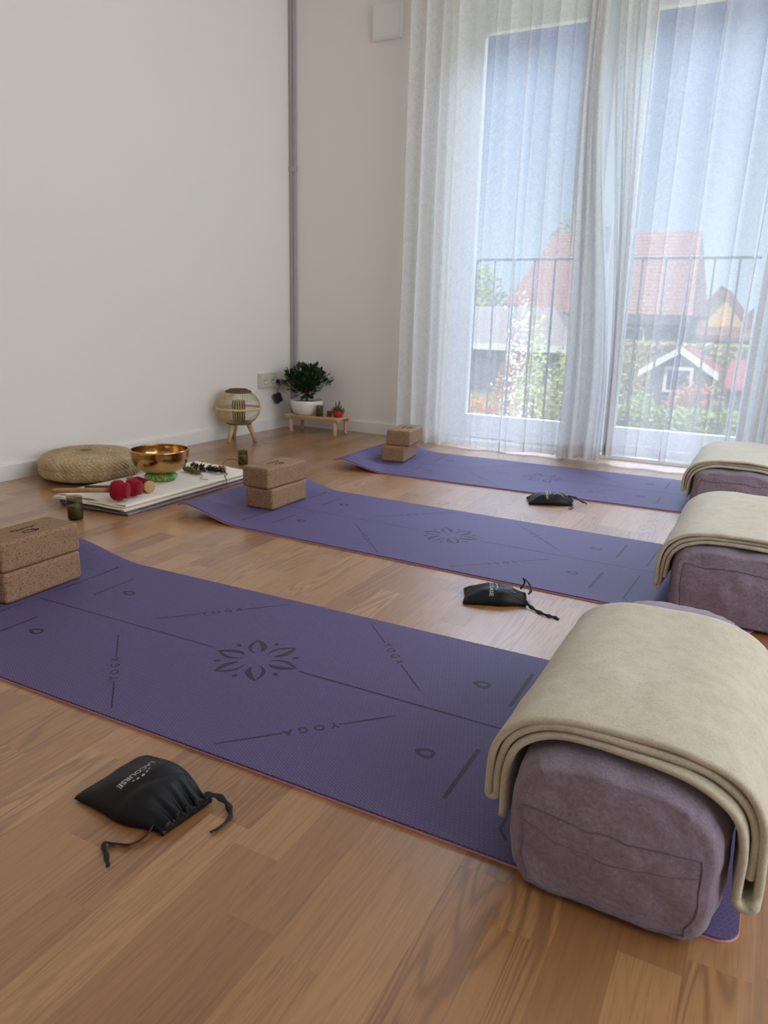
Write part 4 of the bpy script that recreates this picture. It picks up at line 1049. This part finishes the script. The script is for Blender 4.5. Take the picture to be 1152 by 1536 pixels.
tree('tree', 'pale tree top rising behind the red roof ridge', 'tree', (-15.6, 60.0, 5.8), (2.6, 2.2, 3.2), 1300, .17, HAZY, .25, 2, group=GT)
tree('tree', 'light green tree between the red roof and the yellow house', 'tree', (-8.6, 74.0, 4.6), (1.8, 1.6, 3.0), 1200, .18, LGREEN, .25, 3, group=GT)
GSH = 'garden shrubs below the window'
t = tree('blossom_shrub', 'tall upright shrub covered in white blossom', 'shrub', (-3.72, 12.6, -.4), (.30, .30, 1.35), 420, .042, LGREEN, .03, 4, group=GSH)
rnd = random.Random(11); b = B()
for k in range(9):
    dx, dz = rnd.uniform(-.62, .62), rnd.uniform(2.0, 3.8); top_ = Vector((dx, rnd.uniform(-.25, .25), dz))
    for j in range(110):
        q = rnd.random(); p = Vector((dx*.45, 0, .7)).lerp(top_, q)+Vector((rnd.gauss(0, .055), rnd.gauss(0, .055), rnd.gauss(0, .03)))
        d = Vector((rnd.gauss(0, 1), rnd.gauss(0, 1), rnd.gauss(0, 1))).normalized(); e = d.orthogonal(); L_ = rnd.uniform(.014, .032)
        b.add([p-d*L_, p+e*L_, p+d*L_, p-e*L_, p+d.cross(e)*L_*.6], [(0, 1, 4), (1, 2, 4), (2, 3, 4), (3, 0, 4), (3, 2, 1, 0)])
b.build('blossom', BLOSS, t, smooth=False)
t = tree('blossom_shrub', 'low spreading shrub of white blossom at the foot of the window', 'shrub', (-3.30, 10.3, -1.50), (.85, .5, .75), 700, .04, OLIVE, .03, 5, group=GSH)
b = B()
for k in range(600):
    p = Vector((rnd.gauss(0, .48), rnd.gauss(0, .25), 1.05+rnd.gauss(0, .42)))
    if p.z < .05: continue
    d = Vector((rnd.gauss(0, 1), rnd.gauss(0, 1), rnd.gauss(0, 1))).normalized(); e = d.orthogonal(); L_ = rnd.uniform(.013, .028)
    b.add([p-d*L_, p+e*L_, p+d*L_, p-e*L_, p+d.cross(e)*L_*.6], [(0, 1, 4), (1, 2, 4), (2, 3, 4), (3, 0, 4), (3, 2, 1, 0)])
b.build('blossom', BLOSS, t, smooth=False)
tree('shrub', 'amber leaved shrub at the lower left of the window', 'shrub', (-7.3, 19.0, -1.9), (1.3, .8, .7), 1200, .06, ORNG, .04, 6, group=GSH)
tree('shrub', 'tall peach leaved shrub left of the white blossom', 'shrub', (-6.0, 18.5, -1.0), (.55, .5, 1.4), 900, .06, PEACH, .04, 7, group=GSH)
tree('shrub', 'olive leaved shrub left of the tall blossom shrub', 'shrub', (-4.95, 16.5, -1.5), (.8, .6, 1.2), 1100, .06, OLIVE, .04, 8, group=GSH)
tree('shrub', 'bright green shrub right of the white blossom', 'shrub', (-4.75, 19.0, -1.2), (.75, .6, 1.2), 1000, .07, LGREEN, .04, 9, group=GSH)
tree('shrub', 'tall olive shrub left of the brown shed', 'shrub', (-4.55, 24.0, -1.2), (.75, .6, 1.4), 1100, .08, OLIVE, .05, 10, group=GSH)
tree('shrub', 'peach leaved shrub in front of the brown shed', 'shrub', (-2.25, 24.0, -1.75), (.9, .5, .9), 1100, .07, PEACH, .05, 12, group=GSH)
tree('shrub', 'round green shrub at the left corner of the brown shed', 'shrub', (-3.55, 23.5, -1.95), (.5, .4, .65), 700, .07, LGREEN, .05, 13, group=GSH)
def hedge(label, x0, x1, y0, y1, zt_, n, size, mat, seed):
    rnd = random.Random(seed); t = thing('hedge', label, 'hedge', ((x0+x1)/2, (y0+y1)/2, GZ)); b = B(); hx_, hy_ = (x1-x0)/2, (y1-y0)/2; h = zt_-GZ
    core = B().box((-hx_*.97, -hy_*.8, 0), (hx_*.97, hy_*.8, h*.93)); core.build('inner_growth', mat, t, smooth=False)
    for k in range(n):
        fc = rnd.random(); p = Vector((rnd.uniform(-hx_, hx_), -hy_ if fc < .55 else rnd.uniform(-hy_, hy_), rnd.uniform(.03, h) if fc < .55 else h))
        p += Vector((rnd.gauss(0, .04), rnd.gauss(0, .05), rnd.gauss(0, .05)))
        d = Vector((rnd.gauss(0, 1), rnd.gauss(0, 1), rnd.gauss(0, 1))).normalized(); e = d.orthogonal().normalized(); L_ = size*rnd.uniform(.6, 1.4)
        b.add([p-d*L_, p+e*L_*.5, p+d*L_, p-e*L_*.5], [(0, 1, 2), (0, 2, 3)])
    b.build('foliage', mat, t, smooth=False)
hedge('clipped green hedge low behind the balcony railing', -6.0, 1.2, 20.5, 21.6, -1.62, 5200, .075, HEDGEM, 21)
hedge('long olive hedge in front of the yellow house', -7.2, 3.0, 36.0, 37.0, -.35, 4200, .12, OLIVE, 22)

# ------------------------------------------------------------------ parts that look different from the rest of their thing
PART_LABELS = {'bottom_layer': 'pink underside layer', 'printed_lines': 'dark printed lines and flower', 'wax': 'olive candle wax', 'felt_head': 'red felt head',
               'suede_wrap': 'dark red suede wrapping', 'wooden_end': 'pale round wood end', 'pot': 'white ceramic pot', 'soil': 'dark soil', 'foliage': 'leaves',
               'paper_wrap': 'red paper wrap', 'spiky_leaf': 'brownish green spiky leaves', 'middle_band': 'pale bamboo band', 'top_rim': 'brown woven rim', 'bargeboard': 'white gable board',
               'blossom': 'white blossom', 'hem': 'doubled hem at the bottom', 'eaves_board': 'white eaves board'}
for o in bpy.data.objects:
    b_ = o.name.split('.')[0]
    if o.parent and b_ in PART_LABELS: o['label'] = PART_LABELS[b_]
